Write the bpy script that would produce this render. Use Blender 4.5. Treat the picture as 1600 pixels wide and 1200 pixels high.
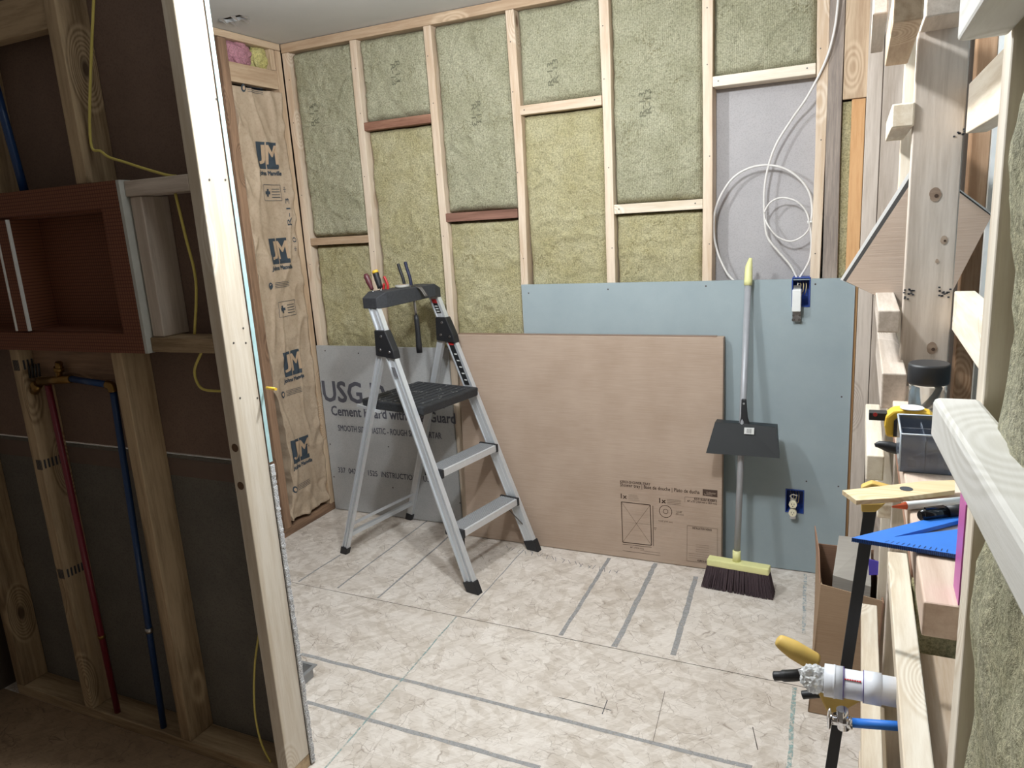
import bpy, bmesh, math, random
from mathutils import Vector, Matrix, noise
random.seed(7)
# ---------------------------------------------------------------- scene, camera, light
S = bpy.context.scene
for o in list(bpy.data.objects): bpy.data.objects.remove(o)
COL = S.collection
YAW, PIT, ROL = 0.4447, 0.2216, -0.0627
CAM = Vector((2.6044, -3.0765, 1.526)); FPX = 1153.8
_cy, _sy = math.cos(YAW), math.sin(YAW)
_f = Vector((-_sy*math.cos(PIT), _cy*math.cos(PIT), -math.sin(PIT)))
_r0 = Vector((_cy, _sy, 0)); _u0 = _r0.cross(_f)
_r = _r0*math.cos(ROL)+_u0*math.sin(ROL); _u = -_r0*math.sin(ROL)+_u0*math.cos(ROL)
cd = bpy.data.cameras.new('camera'); cam = bpy.data.objects.new('camera', cd); COL.objects.link(cam)
M = Matrix((( _r.x, _u.x, -_f.x, CAM.x), (_r.y, _u.y, -_f.y, CAM.y), (_r.z, _u.z, -_f.z, CAM.z), (0, 0, 0, 1)))
cam.matrix_world = M
cd.sensor_width = 36; cd.lens = FPX/1600*36; cd.clip_start = 0.02
S.camera = cam
S.view_settings.view_transform = 'Standard'; S.view_settings.look = 'None'
S.view_settings.gamma = 1; S.view_settings.use_curve_mapping = False
S.view_settings.exposure = 0.0
w = bpy.data.worlds.new('world'); S.world = w; w.use_nodes = True
w.node_tree.nodes['Background'].inputs[0].default_value = (1.0, 0.88, 0.76, 1)
w.node_tree.nodes['Background'].inputs[1].default_value = 0.115
def bulb(name, loc, size, power, col, rot=(0, 0, 0)):
    l = bpy.data.lights.new(name, 'POINT'); l.shadow_soft_size = size; l.energy = power; l.color = col
    o = bpy.data.objects.new(name, l); COL.objects.link(o); o.location = loc; o.rotation_euler = rot
    return o
bulb('ceiling_lamp_light', (1.30, -1.38, 2.16), 0.045, 46, (0.93, 0.97, 1.0))
bulb('ceiling_lamp_light', (2.05, -1.52, 2.18), 0.045, 64, (0.93, 0.97, 1.0))

def ray(px, py): return _f + _r*((px-800)/FPX) + _u*((600-py)/FPX)
def at(px, py, y=None, x=None, z=None):
    d = ray(px, py)
    if y is not None: t = (y-CAM.y)/d.y
    elif x is not None: t = (x-CAM.x)/d.x
    else: t = (z-CAM.z)/d.z
    return CAM + d*t

# ---------------------------------------------------------------- materials
def lin(c):
    if isinstance(c, str): c = [int(c[i:i+2], 16)/255 for i in (0, 2, 4)]
    return tuple(((v/12.92) if v <= .04045 else ((v+.055)/1.055)**2.4) for v in c)+(1,)
def newmat(name):
    m = bpy.data.materials.new(name); m.use_nodes = True
    nt = m.node_tree; b = nt.nodes['Principled BSDF']
    return m, nt, b
def N(nt, t, **kw):
    n = nt.nodes.new(t)
    for k, v in kw.items():
        if k[0] == 'i' and k[1:].isdigit(): n.inputs[int(k[1:])].default_value = v
        elif k.startswith('in_'): n.inputs[k[3:].replace('_', ' ')].default_value = v
        else: setattr(n, k, v)
    return n
def plain(name, col, rough=.6, metal=0, trans=0, alpha=1, noise_amt=0.12, nscale=30, coat=0):
    m, nt, b = newmat(name)
    tc = N(nt, 'ShaderNodeTexCoord'); n = N(nt, 'ShaderNodeTexNoise', in_Scale=nscale, in_Detail=4)
    nt.links.new(tc.outputs['Object'], n.inputs['Vector'])
    mx = N(nt, 'ShaderNodeMix', data_type='RGBA')
    c = lin(col)
    mx.inputs[6].default_value = tuple(v*(1-noise_amt) for v in c[:3])+(1,)
    mx.inputs[7].default_value = tuple(min(1, v*(1+noise_amt)) for v in c[:3])+(1,)
    nt.links.new(n.outputs[0], mx.inputs[0]); nt.links.new(mx.outputs[2], b.inputs['Base Color'])
    b.inputs['Roughness'].default_value = rough; b.inputs['Metallic'].default_value = metal
    b.inputs['Transmission Weight'].default_value = trans
    if coat: b.inputs['Coat Weight'].default_value = coat
    return m
def ramp(nt, src, stops):
    r = N(nt, 'ShaderNodeValToRGB'); e = r.color_ramp.elements
    while len(e) < len(stops): e.new(.5)
    for k, (p, c) in enumerate(stops): e[k].position = p; e[k].color = lin(c) if isinstance(c, str) else c
    nt.links.new(src, r.inputs[0]); return r
WOODS = {}
def wood(name, a, b_, axis, knot='6b4a33', knots=1.0, rough=.75):
    key = (name, axis)
    if key in WOODS: return WOODS[key]
    m, nt, b = newmat(name+'_'+'xyz'[axis])
    L = nt.links.new
    tc = N(nt, 'ShaderNodeTexCoord'); oi = N(nt, 'ShaderNodeObjectInfo')
    add = N(nt, 'ShaderNodeVectorMath', operation='MULTIPLY_ADD')
    comb = N(nt, 'ShaderNodeCombineXYZ')
    for k, v in enumerate((7.3, 5.1, 9.7)):
        mm = N(nt, 'ShaderNodeMath', operation='MULTIPLY', i1=v); L(oi.outputs['Random'], mm.inputs[0]); L(mm.outputs[0], comb.inputs[k])
    L(tc.outputs['Object'], add.inputs[0]); add.inputs[1].default_value = (1, 1, 1); L(comb.outputs[0], add.inputs[2])
    sc = [1, 1, 1]; sc[axis] = .07
    mp = N(nt, 'ShaderNodeVectorMath', operation='MULTIPLY'); L(add.outputs[0], mp.inputs[0]); mp.inputs[1].default_value = sc
    # knots: sparse cells stretched along the board
    sk = [1, 1, 1]; sk[axis] = .45
    mk_ = N(nt, 'ShaderNodeVectorMath', operation='MULTIPLY'); L(add.outputs[0], mk_.inputs[0]); mk_.inputs[1].default_value = sk
    vo = N(nt, 'ShaderNodeTexVoronoi', in_Scale=5.5); L(mk_.outputs[0], vo.inputs['Vector'])
    dist = N(nt, 'ShaderNodeMapRange', i1=0.0, i2=.30, i3=1.0, i4=0.0); dist.interpolation_type = 'SMOOTHSTEP'; L(vo.outputs['Distance'], dist.inputs[0])
    wob = N(nt, 'ShaderNodeTexNoise', in_Scale=3.0, in_Detail=3); L(mp.outputs[0], wob.inputs['Vector'])
    ma = N(nt, 'ShaderNodeMath', operation='MULTIPLY_ADD', i1=1.2); L(dist.outputs[0], ma.inputs[0]); L(wob.outputs[0], ma.inputs[2])
    rg = N(nt, 'ShaderNodeMath', operation='MULTIPLY', i1=38); L(ma.outputs[0], rg.inputs[0])
    sn = N(nt, 'ShaderNodeMath', operation='SINE'); L(rg.outputs[0], sn.inputs[0])
    fine = N(nt, 'ShaderNodeTexNoise', in_Scale=70, in_Detail=5, in_Roughness=.7); L(mp.outputs[0], fine.inputs['Vector'])
    g = N(nt, 'ShaderNodeMath', operation='MULTIPLY_ADD', i1=.15); L(sn.outputs[0], g.inputs[0]); L(fine.outputs[0], g.inputs[2])
    cr = ramp(nt, g.outputs[0], [(.28, b_), (.68, a)])
    kn = N(nt, 'ShaderNodeMapRange', i1=.035, i2=.09, i3=.85*knots, i4=0.0); L(vo.outputs['Distance'], kn.inputs[0])
    ks = N(nt, 'ShaderNodeSeparateColor'); L(vo.outputs['Color'], ks.inputs[0])
    kg = N(nt, 'ShaderNodeMath', operation='GREATER_THAN', i1=.45); L(ks.outputs[0], kg.inputs[0])
    km = N(nt, 'ShaderNodeMath', operation='MULTIPLY'); L(kn.outputs[0], km.inputs[0]); L(kg.outputs[0], km.inputs[1])
    mx = N(nt, 'ShaderNodeMix', data_type='RGBA'); L(km.outputs[0], mx.inputs[0]); L(cr.outputs[0], mx.inputs[6]); mx.inputs[7].default_value = lin(knot)
    L(mx.outputs[2], b.inputs['Base Color']); b.inputs['Roughness'].default_value = rough
    bp = N(nt, 'ShaderNodeBump', in_Strength=.25, in_Distance=.002); L(fine.outputs[0], bp.inputs['Height']); L(bp.outputs[0], b.inputs['Normal'])
    WOODS[key] = m; return m
def pine(ax): return wood('pine', 'dccbb6', 'c4ab90', ax)
def palep(ax): return wood('pale_pine', 'e6dccb', 'cfbfa8', ax)
def greyw(ax): return wood('weathered_pine', 'd0c4b8', 'b0a294', ax)
def fir(ax): return wood('fir', 'd2a676', 'b98653', ax, knots=.7)
def redw(ax): return wood('old_red_wood', 'a98068', '7f5745', ax, knots=.6)
def rough_brown(ax): return wood('rough_brown_wood', '9b7c63', '6e5542', ax)
def tanw(ax): return wood('tan_wood', 'cbb498', 'ae9377', ax)
def yelw(ax): return wood('yellowed_pine', 'b39c7c', '7a6449', ax, knot='3d2a1c')

def wool_mat(name, a, b_, rib, ribamt=.5):
    m, nt, b = newmat(name); L = nt.links.new
    tc = N(nt, 'ShaderNodeTexCoord'); oi = N(nt, 'ShaderNodeObjectInfo')
    ad = N(nt, 'ShaderNodeVectorMath', operation='ADD'); L(tc.outputs['Object'], ad.inputs[0]); L(oi.outputs['Random'], ad.inputs[1])
    n1 = N(nt, 'ShaderNodeTexNoise', in_Scale=7, in_Detail=6, in_Roughness=.65); L(ad.outputs[0], n1.inputs['Vector'])
    n2 = N(nt, 'ShaderNodeTexNoise', in_Scale=160, in_Detail=5, in_Roughness=.8); L(ad.outputs[0], n2.inputs['Vector'])
    n3 = N(nt, 'ShaderNodeTexNoise', in_Scale=28, in_Detail=5, in_Roughness=.7, in_Distortion=1.5); L(ad.outputs[0], n3.inputs['Vector'])
    r = ramp(nt, n1.outputs[0], [(.35, a), (.65, b_)])
    r2 = ramp(nt, n2.outputs[0], [(.36, (.45, .45, .42, 1)), (.58, (1.2, 1.2, 1.18, 1))])
    mx = N(nt, 'ShaderNodeMix', data_type='RGBA', blend_type='MULTIPLY', i0=.8); L(r.outputs[0], mx.inputs[6]); L(r2.outputs[0], mx.inputs[7])
    wv = N(nt, 'ShaderNodeTexWave', in_Scale=rib, in_Distortion=1.2, in_Detail=2); wv.inputs['Detail Scale'].default_value = 3
    wv.bands_direction = 'X'; L(tc.outputs['Object'], wv.inputs['Vector'])
    r3 = ramp(nt, wv.outputs[0], [(0, (.72, .74, .72, 1)), (.7, (1.08, 1.08, 1.08, 1))])
    m2 = N(nt, 'ShaderNodeMix', data_type='RGBA', blend_type='MULTIPLY', i0=ribamt); L(mx.outputs[2], m2.inputs[6]); L(r3.outputs[0], m2.inputs[7])
    cn = N(nt, 'ShaderNodeTexNoise', in_Scale=9, in_Detail=4, in_Roughness=.6, in_Distortion=.8); L(ad.outputs[0], cn.inputs['Vector'])
    rc = ramp(nt, cn.outputs[0], [(.488, (1, 1, 1, 1)), (.5, (.5, .46, .36, 1)), (.512, (1, 1, 1, 1))])
    gate = N(nt, 'ShaderNodeTexNoise', in_Scale=6, in_Detail=1); L(tc.outputs['Object'], gate.inputs['Vector'])
    gr = N(nt, 'ShaderNodeMapRange', i1=.5, i2=.62, i3=0, i4=.8); L(gate.outputs[0], gr.inputs[0])
    m3 = N(nt, 'ShaderNodeMix', data_type='RGBA', blend_type='MULTIPLY'); L(gr.outputs[0], m3.inputs[0]); L(m2.outputs[2], m3.inputs[6]); L(rc.outputs[0], m3.inputs[7])
    L(m3.outputs[2], b.inputs['Base Color']); b.inputs['Roughness'].default_value = 1; b.inputs['Specular IOR Level'].default_value = .1
    sm = N(nt, 'ShaderNodeMath', operation='ADD'); L(n2.outputs[0], sm.inputs[0]); L(n3.outputs[0], sm.inputs[1])
    bp = N(nt, 'ShaderNodeBump', in_Strength=1.0, in_Distance=.008); L(sm.outputs[0], bp.inputs['Height']); L(bp.outputs[0], b.inputs['Normal'])
    return m
wool_green = wool_mat('mineral_wool_faced', 'b5b296', 'c8c5ab', 42, .5)
wool_yellow = wool_mat('mineral_wool_bare', 'c0b78d', 'cfc8a4', 30, .12)
wool_side = wool_mat('mineral_wool_side', 'c3bd9c', 'd8d4bc', 42, .4)
wool_pink = wool_mat('pink_fibreglass', 'c98fa0', 'e0a9b4', 30, 0)
wool_straw = wool_mat('straw_fibreglass', 'd9cf86', 'e6dd9f', 30, 0)

def board_mat(name, a, b_, scale=8, spk=0, spkcol='777777', rough=.85, bump=.15, fine=220):
    m, nt, b = newmat(name); L = nt.links.new
    tc = N(nt, 'ShaderNodeTexCoord')
    n1 = N(nt, 'ShaderNodeTexNoise', in_Scale=scale, in_Detail=5, in_Roughness=.6); L(tc.outputs['Object'], n1.inputs['Vector'])
    r = ramp(nt, n1.outputs[0], [(.3, a), (.7, b_)])
    n2 = N(nt, 'ShaderNodeTexNoise', in_Scale=fine, in_Detail=3); L(tc.outputs['Object'], n2.inputs['Vector'])
    out = r.outputs[0]
    if spk:
        r2 = ramp(nt, n2.outputs[0], [(.5, (0, 0, 0, 1)), (.62, (spk,)*3+(1,))])
        mx = N(nt, 'ShaderNodeMix', data_type='RGBA'); L(r2.outputs[0], mx.inputs[0]); L(out, mx.inputs[6]); mx.inputs[7].default_value = lin(spkcol); out = mx.outputs[2]
    L(out, b.inputs['Base Color']); b.inputs['Roughness'].default_value = rough
    bp = N(nt, 'ShaderNodeBump', in_Strength=bump, in_Distance=.002); L(n2.outputs[0], bp.inputs['Height']); L(bp.outputs[0], b.inputs['Normal'])
    return m
greenboard = board_mat('moisture_board_face', '93a1a6', '9daaae', 5)
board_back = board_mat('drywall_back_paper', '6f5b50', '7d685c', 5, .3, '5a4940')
grey_back = board_mat('recess_drywall_paper', 'a8a5a6', 'b2afb0', 6, .3, '8f8c8c')
cement_face = board_mat('cement_board_face', 'a9abac', 'b7b8b8', 7, .25, '8d8f90')
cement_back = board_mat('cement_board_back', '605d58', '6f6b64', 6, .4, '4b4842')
cement_edge = board_mat('cement_board_edge', 'c9cacc', 'dcdcdc', 40, 1, '5c5d60', bump=1, fine=420)
teal_edge = board_mat('board_edge_teal', 'a3c4c6', 'b2d0d2', 30)
kraft = board_mat('kraft_paper', 'aa967f', 'baa790', 9, .25, '957f69', fine=90)
ceil_mat = board_mat('ceiling_drywall', 'c6c6c4', 'cdcdcb', 3, 0, bump=.1)
def cardboard_mat(name, a, b_):
    m, nt, b = newmat(name); L = nt.links.new
    tc = N(nt, 'ShaderNodeTexCoord')
    n1 = N(nt, 'ShaderNodeTexNoise', in_Scale=5, in_Detail=5); L(tc.outputs['Object'], n1.inputs['Vector'])
    mp = N(nt, 'ShaderNodeMapping'); mp.inputs['Scale'].default_value = (3, 3, 90); L(tc.outputs['Object'], mp.inputs[0])
    n2 = N(nt, 'ShaderNodeTexNoise', in_Scale=3, in_Detail=2); L(mp.outputs[0], n2.inputs['Vector'])
    ad = N(nt, 'ShaderNodeMath', operation='MULTIPLY_ADD', i1=.6); L(n2.outputs[0], ad.inputs[0]); L(n1.outputs[0], ad.inputs[2])
    r = ramp(nt, ad.outputs[0], [(.55, a), (1.0, b_)])
    L(r.outputs[0], b.inputs['Base Color']); b.inputs['Roughness'].default_value = .8
    bp = N(nt, 'ShaderNodeBump', in_Strength=.25, in_Distance=.002); L(n2.outputs[0], bp.inputs['Height']); L(bp.outputs[0], b.inputs['Normal'])
    return m
cardb = cardboard_mat('corrugated_cardboard', 'a6917f', 'b4a08f')
cardb_brown = cardboard_mat('brown_carton', '957b61', 'a68c72')
cardb_in = cardboard_mat('carton_inside', '8c6a55', '9b7a63')
def osb_mat(name='osb_subfloor', ca='d5cfc8', cb='e8e4df'):
    m, nt, b = newmat(name); L = nt.links.new
    tc = N(nt, 'ShaderNodeTexCoord')
    base = N(nt, 'ShaderNodeTexNoise', in_Scale=1.6, in_Detail=6, in_Roughness=.7); L(tc.outputs['Object'], base.inputs['Vector'])
    r0 = ramp(nt, base.outputs[0], [(.3, ca), (.7, cb)]); prev = r0.outputs[0]
    wn = N(nt, 'ShaderNodeTexNoise', in_Scale=14, in_Detail=3); L(tc.outputs['Object'], wn.inputs['Vector'])
    for k, (ang, s_, sx) in enumerate(((.15, 6, 3.6), (1.3, 9, 3.2), (-.8, 10, 3.8), (.6, 15, 3.4), (2.2, 20, 3.6))):
        mp = N(nt, 'ShaderNodeMapping'); mp.inputs['Rotation'].default_value = (0, 0, ang); mp.inputs['Location'].default_value = (k*3.1, k*1.7, 0)
        L(tc.outputs['Object'], mp.inputs[0])
        sc = N(nt, 'ShaderNodeVectorMath', operation='MULTIPLY'); L(mp.outputs[0], sc.inputs[0]); sc.inputs[1].default_value = (1, sx, 1)
        ad = N(nt, 'ShaderNodeVectorMath', operation='MULTIPLY_ADD'); L(wn.outputs[1], ad.inputs[0]); ad.inputs[1].default_value = (.05, .16, 0); L(sc.outputs[0], ad.inputs[2])
        v = N(nt, 'ShaderNodeTexVoronoi', in_Scale=s_); L(ad.outputs[0], v.inputs['Vector'])
        sp = N(nt, 'ShaderNodeSeparateColor'); L(v.outputs['Color'], sp.inputs[0])
        r = ramp(nt, sp.outputs[0], [(0, (.74, .69, .63, 1)), (.3, (.95, .93, .91, 1)), (1, (1.04, 1.03, 1.02, 1))])
        mx = N(nt, 'ShaderNodeMix', data_type='RGBA', blend_type='MULTIPLY', i0=.42); L(prev, mx.inputs[6]); L(r.outputs[0], mx.inputs[7]); prev = mx.outputs[2]
        ve = N(nt, 'ShaderNodeTexVoronoi', in_Scale=s_, feature='DISTANCE_TO_EDGE'); L(ad.outputs[0], ve.inputs['Vector'])
        re = ramp(nt, ve.outputs['Distance'], [(0, (.35, .29, .24, 1)), (.022, (1, 1, 1, 1))])
        gn = N(nt, 'ShaderNodeTexNoise', in_Scale=11+k*3, in_Detail=3); L(mp.outputs[0], gn.inputs['Vector'])
        gm = N(nt, 'ShaderNodeMapRange', i1=.53, i2=.64, i3=0, i4=.7); L(gn.outputs[0], gm.inputs[0])
        mx = N(nt, 'ShaderNodeMix', data_type='RGBA', blend_type='MULTIPLY'); L(gm.outputs[0], mx.inputs[0]); L(prev, mx.inputs[6]); L(re.outputs[0], mx.inputs[7]); prev = mx.outputs[2]
    mp = N(nt, 'ShaderNodeMapping'); mp.inputs['Scale'].default_value = (8, 60, 1); mp.inputs['Rotation'].default_value = (0, 0, .2); L(tc.outputs['Object'], mp.inputs[0])
    n = N(nt, 'ShaderNodeTexNoise', in_Scale=3, in_Detail=4, in_Distortion=.5); L(mp.outputs[0], n.inputs['Vector'])
    rd = ramp(nt, n.outputs[0], [(.3, (.86, .83, .80, 1)), (.55, (1.03, 1.03, 1.03, 1))])
    mx = N(nt, 'ShaderNodeMix', data_type='RGBA', blend_type='MULTIPLY', i0=.6); L(prev, mx.inputs[6]); L(rd.outputs[0], mx.inputs[7])
    L(mx.outputs[2], b.inputs['Base Color']); b.inputs['Roughness'].default_value = .7
    bp = N(nt, 'ShaderNodeBump', in_Strength=.2, in_Distance=.002); L(n.outputs[0], bp.inputs['Height']); L(bp.outputs[0], b.inputs['Normal'])
    return m
osb = osb_mat()
def grid_membrane():
    m, nt, b = newmat('orange_foam_membrane'); L = nt.links.new
    tc = N(nt, 'ShaderNodeTexCoord'); br = N(nt, 'ShaderNodeTexBrick', in_Scale=1.0)
    mp = N(nt, 'ShaderNodeMapping'); mp.inputs['Rotation'].default_value = (math.pi/2, 0, 0); L(tc.outputs['Object'], mp.inputs[0])
    sx = N(nt, 'ShaderNodeSeparateXYZ'); L(tc.outputs['Object'], sx.inputs[0])
    vals = []
    for k in range(3):
        a = N(nt, 'ShaderNodeMath', operation='MULTIPLY', i1=110); L(sx.outputs[k], a.inputs[0])
        f = N(nt, 'ShaderNodeMath', operation='FRACT'); L(a.outputs[0], f.inputs[0])
        g = N(nt, 'ShaderNodeMath', operation='GREATER_THAN', i1=.75); L(f.outputs[0], g.inputs[0]); vals.append(g)
    mxn = N(nt, 'ShaderNodeMath', operation='MAXIMUM'); L(vals[0].outputs[0], mxn.inputs[0]); L(vals[2].outputs[0], mxn.inputs[1])
    r = ramp(nt, mxn.outputs[0], [(0, '7a4a33'), (1, '5a3222')]); L(r.outputs[0], b.inputs['Base Color'])
    nt.nodes.remove(br); nt.nodes.remove(mp)
    b.inputs['Roughness'].default_value = .8; return m
kerdi = grid_membrane()
alu = plain('brushed_aluminium', 'd6dade', .42, .45, nscale=60, noise_amt=.05)
alu_light = plain('aluminium_step', 'd8dadc', .5, .35, nscale=60, noise_amt=.08)
steel = plain('steel', 'b8b8ba', .3, 1); chrome = plain('chrome', 'e8e8ea', .08, 1)
blackp = plain('black_plastic', '232427', .5); blackp2 = plain('dusty_black_plastic', '34363a', .7, noise_amt=.5, nscale=90)
ink = plain('black_ink', '3a3c42', .8); inkg = plain('grey_ink', '6c6c70', .9); inkb = plain('faded_ink', '74735f', .9); inkc = plain('brown_print', '4b3a30', .9); white_p = plain('white_plastic', 'e6e8e6', .4)
jmink = plain('dark_slate_ink', '35404a', .8); kraftink = plain('bare_kraft', 'b49b80', .85)
yel = plain('yellow_plastic', 'e2b93a', .45); ylg = plain('pale_yellow_plastic', 'e3e2a2', .45); redp = plain('red_plastic', 'b0282a', .4)
bluep = plain('blue_plastic', '2f78d6', .5); bluebox = plain('blue_box_plastic', '2a4a9c', .45); navy = plain('navy_rubber', '1e2440', .5)
bluepipe = plain('blue_pipe', '1a3a66', .35); redpipe = plain('red_pipe', '6e1f2c', .35); brass = plain('brass', '8a6b3c', .35, .9)
whitepipe = plain('white_pipe', 'e2e4ea', .35); cablew = plain('white_cable', 'd9d6d2', .5); cabley = plain('yellow_cable', 'c9ba62', .5)
magenta = plain('magenta_coating', 'c05aa8', .4); orange = plain('orange_plastic', 'e0643a', .5); maroon = plain('maroon_wood_handle', '5b2f35', .4)
greygal = plain('galvanised_grey', '9c9ea0', .5, .5); handle_grey = plain('grey_pole_coating', 'a3a5aa', .4, .1); bristle = plain('dark_bristle', '4b3d42', .9, noise_amt=.5, nscale=300)
grey_paint = plain('grey_floor_line', 'a2a2a2', .9, noise_amt=.2, nscale=80); teal_chalk = plain('teal_chalk', '94b5b3', .95, noise_amt=.25, nscale=120); seamm = plain('seam_dark', '5a524a', .95)
def worn(m, lo=.40, hi=.58, top=.9):
    nt = m.node_tree; b = nt.nodes['Principled BSDF']; tc = N(nt, 'ShaderNodeTexCoord'); n = N(nt, 'ShaderNodeTexNoise', in_Scale=70, in_Detail=6, in_Roughness=.75)
    nt.links.new(tc.outputs['Object'], n.inputs['Vector']); g = N(nt, 'ShaderNodeMapRange', i1=lo, i2=hi, i3=.12, i4=top); nt.links.new(n.outputs[0], g.inputs[0]); nt.links.new(g.outputs[0], b.inputs['Alpha'])
worn(grey_paint, .32, .5, .85); worn(teal_chalk, .42, .62, .85)
paleblue_chalk = plain('pale_blue_chalk', 'b4c8cf', .95, noise_amt=.2, nscale=120); worn(paleblue_chalk, .45, .7, .8)
dark_in = plain('dark_gap', '1c1916', .9); purple = plain('purple_card', '5548b0', .5); ivory = plain('ivory_plastic', 'e6dfc4', .4); greyctn = cardboard_mat('grey_card', '9a948c', 'a8a299')
clear = plain('clear_plastic', 'dfe5e6', .08, trans=.92); smoke = plain('smoky_clear_plastic', 'aab4c4', .15, trans=.75); bag = plain('clear_bag', 'f0f2f4', .15, trans=.45)
glass = plain('window_glass', '8fa6b4', .05, trans=.3); yellowlight = plain('yellow_stain', 'cfae5c', .6)

# ---------------------------------------------------------------- mesh helpers
class MB:
    def __init__(s): s.bm = bmesh.new()
    def box(s, x0, x1, y0, y1, z0, z1):
        vs = [s.bm.verts.new((x, y, z)) for x in (x0, x1) for y in (y0, y1) for z in (z0, z1)]
        for q in ((0, 1, 3, 2), (4, 6, 7, 5), (0, 4, 5, 1), (2, 3, 7, 6), (0, 2, 6, 4), (1, 5, 7, 3)): s.bm.faces.new([vs[i] for i in q])
        return s
    def hexa(s, a, b):     # a, b: two quads (4 points each) joined
        va = [s.bm.verts.new(p) for p in a]; vb = [s.bm.verts.new(p) for p in b]
        n = len(va)
        s.bm.faces.new(va[::-1]); s.bm.faces.new(vb)
        for i in range(n): s.bm.faces.new((va[i], va[(i+1) % n], vb[(i+1) % n], vb[i]))
        return s
    def prism(s, pts, d):   # extrude polygon by vector d
        d = Vector(d); return s.hexa([Vector(p) for p in pts], [Vector(p)+d for p in pts])
    def bar(s, p, q, w, h, up=(0, 0, 1)):
        p, q, up = Vector(p), Vector(q), Vector(up); d = (q-p).normalized(); a = d.cross(up).normalized(); b = a.cross(d).normalized()
        f = lambda c: [c+a*w/2*i+b*h/2*j for i, j in ((-1, -1), (1, -1), (1, 1), (-1, 1))]
        return s.hexa(f(p), f(q))
    def tube(s, pts, r, n=10, cap=True):
        pts = [Vector(p) for p in pts]; rs = r if isinstance(r, (list, tuple)) else [r]*len(pts)
        rings = []; ref = None
        for i, p in enumerate(pts):
            d = (pts[min(i+1, len(pts)-1)]-pts[max(i-1, 0)]).normalized()
            if ref is None: ref = Vector((0, 0, 1)) if abs(d.z) < .9 else Vector((1, 0, 0))
            a = d.cross(ref).normalized(); b = a.cross(d).normalized(); ref = b
            rings.append([s.bm.verts.new(p+(a*math.cos(2*math.pi*k/n)+b*math.sin(2*math.pi*k/n))*rs[i]) for k in range(n)])
        for u, v in zip(rings, rings[1:]):
            for k in range(n):
                f = s.bm.faces.new((u[k], u[(k+1) % n], v[(k+1) % n], v[k])); f.smooth = True
        if cap: s.bm.faces.new(rings[0][::-1]); s.bm.faces.new(rings[-1])
        return s
    def sphere(s, c, r, sc=(1, 1, 1)):
        bmesh.ops.create_uvsphere(s.bm, u_segments=12, v_segments=8, radius=r, matrix=Matrix.Translation(c) @ Matrix.Diagonal((*sc, 1)))
        return s
    def quad(s, pts):
        s.bm.faces.new([s.bm.verts.new(p) for p in pts]); return s
    def build(s, name, mat, parent=None, bevel=0, loc=None, local=False, seg=2):
        bmesh.ops.recalc_face_normals(s.bm, faces=s.bm.faces[:])
        if parent is None:
            if loc is None:
                xs = [v.co.x for v in s.bm.verts]; ys = [v.co.y for v in s.bm.verts]; zs = [v.co.z for v in s.bm.verts]
                loc = Vector(((min(xs)+max(xs))/2, (min(ys)+max(ys))/2, min(zs)))
            loc = Vector(loc)
            if not local: bmesh.ops.translate(s.bm, verts=s.bm.verts, vec=-loc)
        else:
            if not local: bmesh.ops.translate(s.bm, verts=s.bm.verts, vec=-wloc(parent))
            loc = Vector((0, 0, 0))
        me = bpy.data.meshes.new(name); s.bm.to_mesh(me); s.bm.free()
        me.materials.append(mat)
        o = bpy.data.objects.new(name, me); COL.objects.link(o); o.location = loc
        if parent: o.parent = parent
        if bevel:
            b = o.modifiers.new('bevel', 'BEVEL'); b.width = bevel; b.segments = seg; b.limit_method = 'ANGLE'; b.angle_limit = .6
            b.harden_normals = False
        return o
def wloc(o):
    v = Vector((0, 0, 0))
    while o: v += o.location; o = o.parent
    return v
def tag(o, label, cat, group=None, kind=None):
    if label: o['label'] = label
    if cat: o['category'] = cat
    if group: o['group'] = group
    if kind: o['kind'] = kind
    return o
def thing(name, loc, label, cat, group=None, rot=(0, 0, 0)):
    o = bpy.data.objects.new(name, None); COL.objects.link(o); o.location = loc; o.rotation_euler = rot; o.empty_display_size = .05
    return tag(o, label, cat, group)
def struct(name, mb, mat, label=None):
    o = mb.build(name, mat); o['kind'] = 'structure'
    return o
_fc = {}
def text_mesh(s, size=1.0, align='LEFT'):
    cu = bpy.data.curves.new('t', 'FONT'); cu.body = s; cu.size = size; cu.align_x = align; cu.resolution_u = 2
    o = bpy.data.objects.new('t', cu); COL.objects.link(o)
    dg = bpy.context.evaluated_depsgraph_get(); me = bpy.data.meshes.new_from_object(o.evaluated_get(dg), depsgraph=dg)
    vs = [v.co.copy() for v in me.vertices]; fs = [tuple(p.vertices) for p in me.polygons]
    bpy.data.objects.remove(o); bpy.data.curves.remove(cu); bpy.data.meshes.remove(me)
    return vs, fs
def text(mb, s, org, xd, yd, width=None, height=None, off=None, bold=0, fn=None):
    """lettering laid on a surface: org lower-left, xd/yd directions, scaled to width and height"""
    vs, fs = text_mesh(s)
    if not vs: return
    x0 = min(v.x for v in vs); x1 = max(v.x for v in vs); y0 = min(v.y for v in vs); y1 = max(v.y for v in vs)
    sy = height/(y1-y0); sx = (width/(x1-x0)) if width else sy
    org, xd, yd = Vector(org), Vector(xd), Vector(yd)
    nrm = xd.cross(yd).normalized(); off = .0012 if off is None else off
    shifts = [(0, 0)] if not bold else [(0, 0), (bold, 0), (0, bold), (bold, bold)]
    for bx, by in shifts:
        vv = []
        for v in vs:
            p = org + xd*((v.x-x0)*sx+bx) + yd*((v.y-y0)*sy+by)
            if fn: p = fn(p)
            vv.append(mb.bm.verts.new(p + nrm*(off+bx*.02+by*.03)))
        for f in fs:
            try: mb.bm.faces.new([vv[i] for i in f])
            except ValueError: pass
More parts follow.
